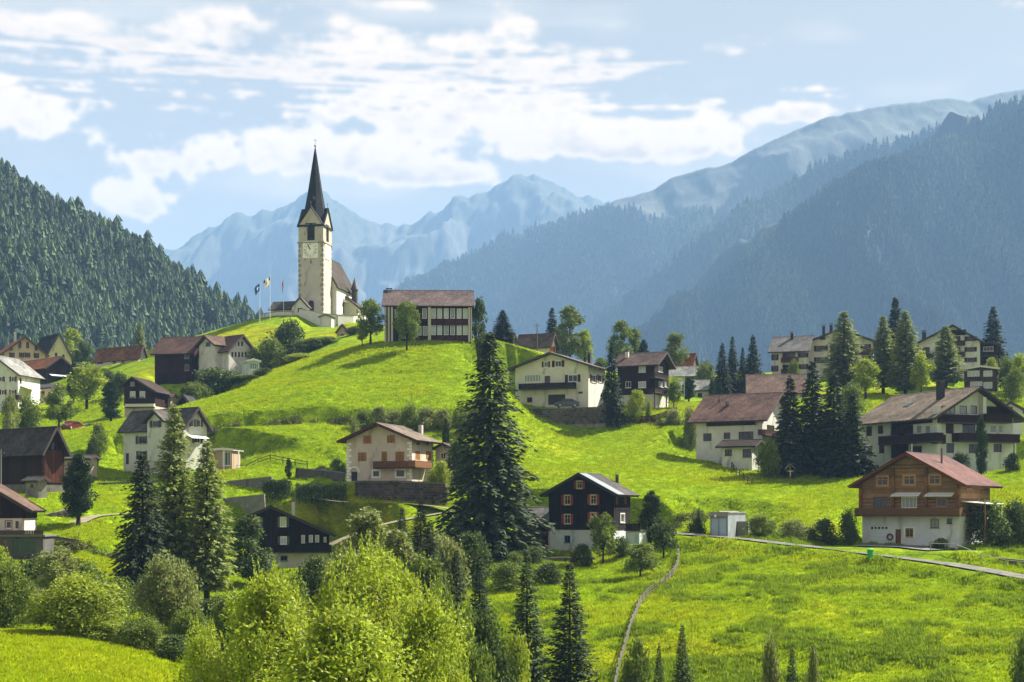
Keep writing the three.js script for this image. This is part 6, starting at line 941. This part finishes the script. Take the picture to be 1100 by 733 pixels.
// lower centre: young spruces and willows in the gully
S('young spruce in the gully left of the two largest', 515, 130, 598, 52, 'youngSpruce', 'spruce'); S('taller spruce of the gully pair below black chalet', 566, 124, 594, 66, 'youngSpruce', 'young'); S('dark spruce right of the gully pair', 612, 121, 606, 74, 'youngSpruce', 'spruce'); S('thin young spruce beside the willows', 490, 138, 592, 44, 'youngSpruce', 'spruce'); S('spruce half hidden behind the willow tops', 462, 146, 560, 50, 'youngSpruce', 'spruce'); S('small spruce above the gully by the path', 432, 160, 546, 40, 'youngSpruce', 'young');
S('small spruce at the bottom edge in the right meadow', 733, 116, 672, 40, 'youngSpruce', 'young'); S('smaller spruce left of the bottom edge spruce', 708, 114, 692, 28, 'youngSpruce', 'young'); S('little spruce top at the bottom of the right meadow', 851, 110, 696, 34, 'youngSpruce', 'young'); B('wispy shrub beside the little spruce top', 828, 111, 690, 30, 'grey', 'bush'); B('wispy shrub right of the little spruce top', 874, 111, 702, 26, 'grey'); B('dark shrub at the bottom right corner', 1100, 118, 680, 40, 'leaf'); B('shrub below the board fence end', 684, 122, 690, 44, 'leaf'); B('bright shrub at the bottom between the spruces', 555, 112, 688, 50, 'light');
D('grey green willow above the foreground leaves', 392, 148, 540, 70, 'grey', 'tallTree'); D('second grey willow right of the first', 428, 142, 566, 62, 'grey', 'tallTree'); D('yellowish willow behind the path bend', 455, 128, 590, 60, 'leaf', 'tallTree'); B('willow scrub under the huge spruce', 482, 150, 584, 56, 'grey'); B('dark scrub at the huge spruce foot', 505, 165, 575, 60, 'dark'); B('scrub left of the gully spruces', 500, 120, 660, 60, 'leaf'); S('dark small spruce at the huge spruce foot', 452, 178, 540, 40, 'youngSpruce', 'spruce');
D('silvery willow before the drooping spruce', 180, 124, 596, 84, 'grey', 'nearBush'); B('big round bush on the near left meadow edge', 84, 105, 620, 126, 'light', 'nearBush', { v: 0 }); B('low bush right of the big round one', 152, 102, 662, 70, 'leaf', 'nearBush', { v: 1 }); B('bush cut by the left edge above the meadow', 4, 112, 602, 74, 'leaf', 'nearBush', { v: 1 }); D('small grey tree behind the big round bush', 62, 132, 586, 60, 'grey', 'tree'); B('grey shrub between the bushes at left', 30, 118, 628, 50, 'grey', 'nearBush', { v: 0 }); B('pale shrub behind the low bush', 118, 116, 632, 60, 'leaf', 'nearBush', { v: 1 }); B('shrub linking bush and silvery willow', 205, 112, 655, 60, 'leaf', 'nearBush', { v: 0 });
D('tallest sunlit willow in the centre foreground', 388, 64, 584, 230, 'gold', 'willow', { v: 0 }); D('broad sunlit willow at the foreground left', 290, 60, 606, 240, 'gold', 'willow', { v: 1 }); D('sunlit willow at the foreground right', 460, 62, 628, 190, 'gold', 'willow', { v: 2 }); D('low sunlit willow filling the foreground', 370, 54, 640, 300, 'gold', 'willow', { v: 1 }); D('leftmost low willow of the foreground', 222, 62, 668, 130, 'gold', 'willow', { v: 0 }); D('second tall willow right behind the tallest', 430, 68, 604, 170, 'gold', 'willow', { v: 1 });
// thickets that fill the hollow and the left edge
[['leafy thicket below the black gabled chalet', 300, 118, 612, 90, 'leaf'], ['dark thicket under the black gabled chalet balcony', 338, 140, 603, 70, 'dark'], ['pale thicket right of the gabled chalet', 372, 130, 588, 70, 'grey'], ['thicket between the slimmer larch and the willows', 250, 122, 640, 70, 'leaf'], ['dark thicket under the slimmer larch', 232, 136, 640, 60, 'dark'], ['bright thicket behind the foreground willows', 420, 104, 612, 100, 'light'], ['leafy thicket at the right of the willows', 478, 100, 628, 90, 'leaf'], ['dark thicket at the hollow bottom', 520, 108, 668, 90, 'dark'], ['bright thicket left of the hollow spruces', 470, 84, 672, 90, 'light'], ['leafy thicket at the bottom edge of the hollow', 508, 92, 700, 80, 'leaf'], ['grey thicket beside the huge spruce shadow', 470, 160, 572, 60, 'grey'], ['leafy thicket at the left frame edge', -4, 122, 592, 70, 'light'], ['dark thicket behind the left edge bushes', 38, 140, 598, 60, 'dark'], ['leafy thicket beside the small grey tree', 92, 136, 606, 60, 'leaf'], ['low bright thicket on the left meadow rim', 118, 104, 668, 60, 'light'], ['low dark thicket on the left meadow rim', 186, 100, 684, 60, 'dark'], ['thicket at the foot of the drooping spruce', 128, 134, 622, 56, 'leaf'], ['thicket under the taller larch', 200, 138, 628, 50, 'leaf'], ['leafy thicket below the woodshed', 545, 162, 606, 50, 'leaf'], ['dark thicket left of the black chalet lawn', 590, 166, 606, 44, 'dark']].forEach(([l, u, d, v, w, t], i) => B(l, u, d, v, w, t, i < 12 ? 'nearBush' : 'bush'));
// the wood on the left hill
{
  const r = rng(404), dark = [], mid = [], pale = [];
  for (let i = 0; i < 90000 && dark.length + mid.length + pale.length < 13000; i++) {
    const d = 600 + Math.pow(r(), .9) * 380, u = -40 + r() * 360, x = X(u, d) + (r() - .5) * 4, h = hillY(x, d); if (h < 13 + TV * 600) continue;
    if (fbm(x * .03, d * .03, 3) < .3) continue;
    const k = r(), s = (7 + r() * 5.5) * (r() < .05 ? 1.5 : 1); (k < .6 ? dark : k < .93 ? mid : pale).push([x, h - .6, -d, s, 1.25 + r() * .7]);
  }
  const gA = smallConifer(9, 8, 7), gB = smallConifer(19, 7, 8), label = (o, l) => { o.userData.label = l; o.userData.category = 'wood'; };
  label(instances('hill_wood', gA, woodMat, dark, (q, c, p) => { const t = (.7 + q() * .6) * (.6 + .8 * fbm(p[0] * .02, p[2] * .02, 3)); c.setRGB(.04 * t, .066 * t, .03 * t); }), 'dark green spruces crowding the steep hill at left');
  label(instances('hill_wood', gB, woodMat, mid, (q, c, p) => { const t = (.7 + q() * .6) * (.6 + .8 * fbm(p[0] * .02, p[2] * .02, 3)); c.setRGB(.06 * t, .098 * t, .036 * t); }), 'mid green conifers mixed through the steep hill wood');
  label(instances('hill_wood', gB, woodMat, pale, (q, c) => { const t = .7 + q() * .6; c.setRGB(.1 * t, .145 * t, .042 * t); }), 'pale larches scattered through the steep hill wood');
}
// ---------- grass ----------
buildGround();
{ // rough scrub along the banks
  const r = rng(77), f = new Foliage(); for (let i = 0; i < 90; i++) { const q = randDir(r).multiplyScalar(.5 * Math.cbrt(r())); q.y = Math.abs(q.y) * 1.3; const u = randDir(r), k = .7 + r() * .6; f.leaf(q, u, u.clone().cross(randDir(r)).normalize().multiplyScalar(.06), .2, [k * (1 + .3 * r()), k, k * .8]); }
  const list = [];
  banks.slice(0, 6).forEach((b, bi) => { if (bi === 1) return; const c = new THREE.CatmullRomCurve3(b.pts), n = Math.round(c.getLength() * (bi === 0 || bi === 4 ? 12 : 5)); for (let i = 0; i < n; i++) { const q = c.getPoint(r()); const x = q.x + (r() - .5) * 1.6, z = q.z + .6 + (r() - .35) * 1.6; if (inPrint(x, z) || onRoad(x, z, .8) || fbm(x * .25, z * .25, 3) < .4) continue; list.push([x, ground(x, z) - .1, z, .5 + r() * 1.1, 1.1]); } });
  const o = instances('bank_scrub', f.build(), leafMat(1, 1, 1, .35), list, (q, c) => { const t = .7 + q() * .6, y = q(); c.setRGB(lerp(.07, .17, y) * t, lerp(.11, .2, y) * t, lerp(.025, .05, y) * t); }); o.userData.label = 'rough dark scrub growing along the terrace banks'; o.userData.category = 'scrub';
}
{
  const r = rng(55), blades = (n, hgt, spread, wid) => { const p = [], c = []; for (let i = 0; i < n; i++) { const a = r() * 6.28, q = Math.sqrt(r()) * spread, x = Math.cos(a) * q, z = Math.sin(a) * q, b = r() * 6.28, w = wid * (.6 + r() * .8), h = hgt * (.55 + r() * .6), lx = (r() - .5) * h * .9, lz = (r() - .5) * h * .9, t = .8 + r() * .4; p.push(x - Math.cos(b) * w, -.06, z - Math.sin(b) * w, x + Math.cos(b) * w, -.06, z + Math.sin(b) * w, x + lx, h, z + lz); for (let k = 0; k < 3; k++) c.push(t, t, t); } const g = new THREE.BufferGeometry(); g.setAttribute('position', new THREE.Float32BufferAttribute(p, 3)); g.setAttribute('color', new THREE.Float32BufferAttribute(c, 3)); g.computeVertexNormals(); return g; };
  const grass = [], weeds = [];
  const band = (d0, d1, per) => { const n = Math.round((d1 * d1 - d0 * d0) * .38 * per); for (let i = 0; i < n; i++) { const d = Math.sqrt(d0 * d0 + r() * (d1 * d1 - d0 * d0)), u = -70 + r() * 1240, x = X(u, d), z = -d; if (inPrint(x, z) || onRoad(x, z, .7)) continue; const y = ground(x, z), k = fbm(x * .12 + 3, z * .12, 3); grass.push([x, y, z, (.5 + r() * .6) * (.7 + .7 * k) * (d > 185 ? .75 : d < 112 ? .5 : x < 6 ? .6 : .72), d > 185 || d < 112 || x < 6 ? 1.8 : 1.5, k]); } };
  band(78, 112, 20); band(112, 185, 11); band(185, 300, 5);
  for (let i = 0; i < 42000; i++) { const d = 112 + r() * 76, u = 480 + r() * 640, x = X(u, d), z = -d; if (fbm(x * .3 + 40, z * .45 + 9, 4) * .7 + fbm(x * .06, z * .1 + 3, 3) * .3 < .545 || inPrint(x, z) || onRoad(x, z, .5)) continue; weeds.push([x, ground(x, z), z, .25 + r() * .4, 1.5]); }
  const gm = leafMat(1, 1, 1, .5); gm.specularIntensity = .05;
  const g = instances('meadow_grass', blades(11, .34, .38, .045), gm, grass, (q, c, p) => { const t = .75 + q() * .5, y = clamp((p[5] - .35) * 2 + (q() - .5) * .5, 0, 1); c.setRGB(lerp(.34, .43, y) * t, lerp(.445, .48, y) * t, lerp(.008, .011, y) * t); });
  g.userData.label = 'bright yellow green meadow grass on every slope'; g.userData.category = 'grass';
  const w = instances('meadow_weeds', blades(18, .8, .5, .1), gm, weeds, (q, c) => { const t = .7 + q() * .5; c.setRGB(.26 * t, .36 * t, .02 * t); });
  w.userData.label = 'taller dark weeds in patches on the right meadow'; w.userData.category = 'weeds';
}
scene.traverse((o) => { if (o.isMesh) o.castShadow = o.receiveShadow = true; });
renderer.render(scene, camera);
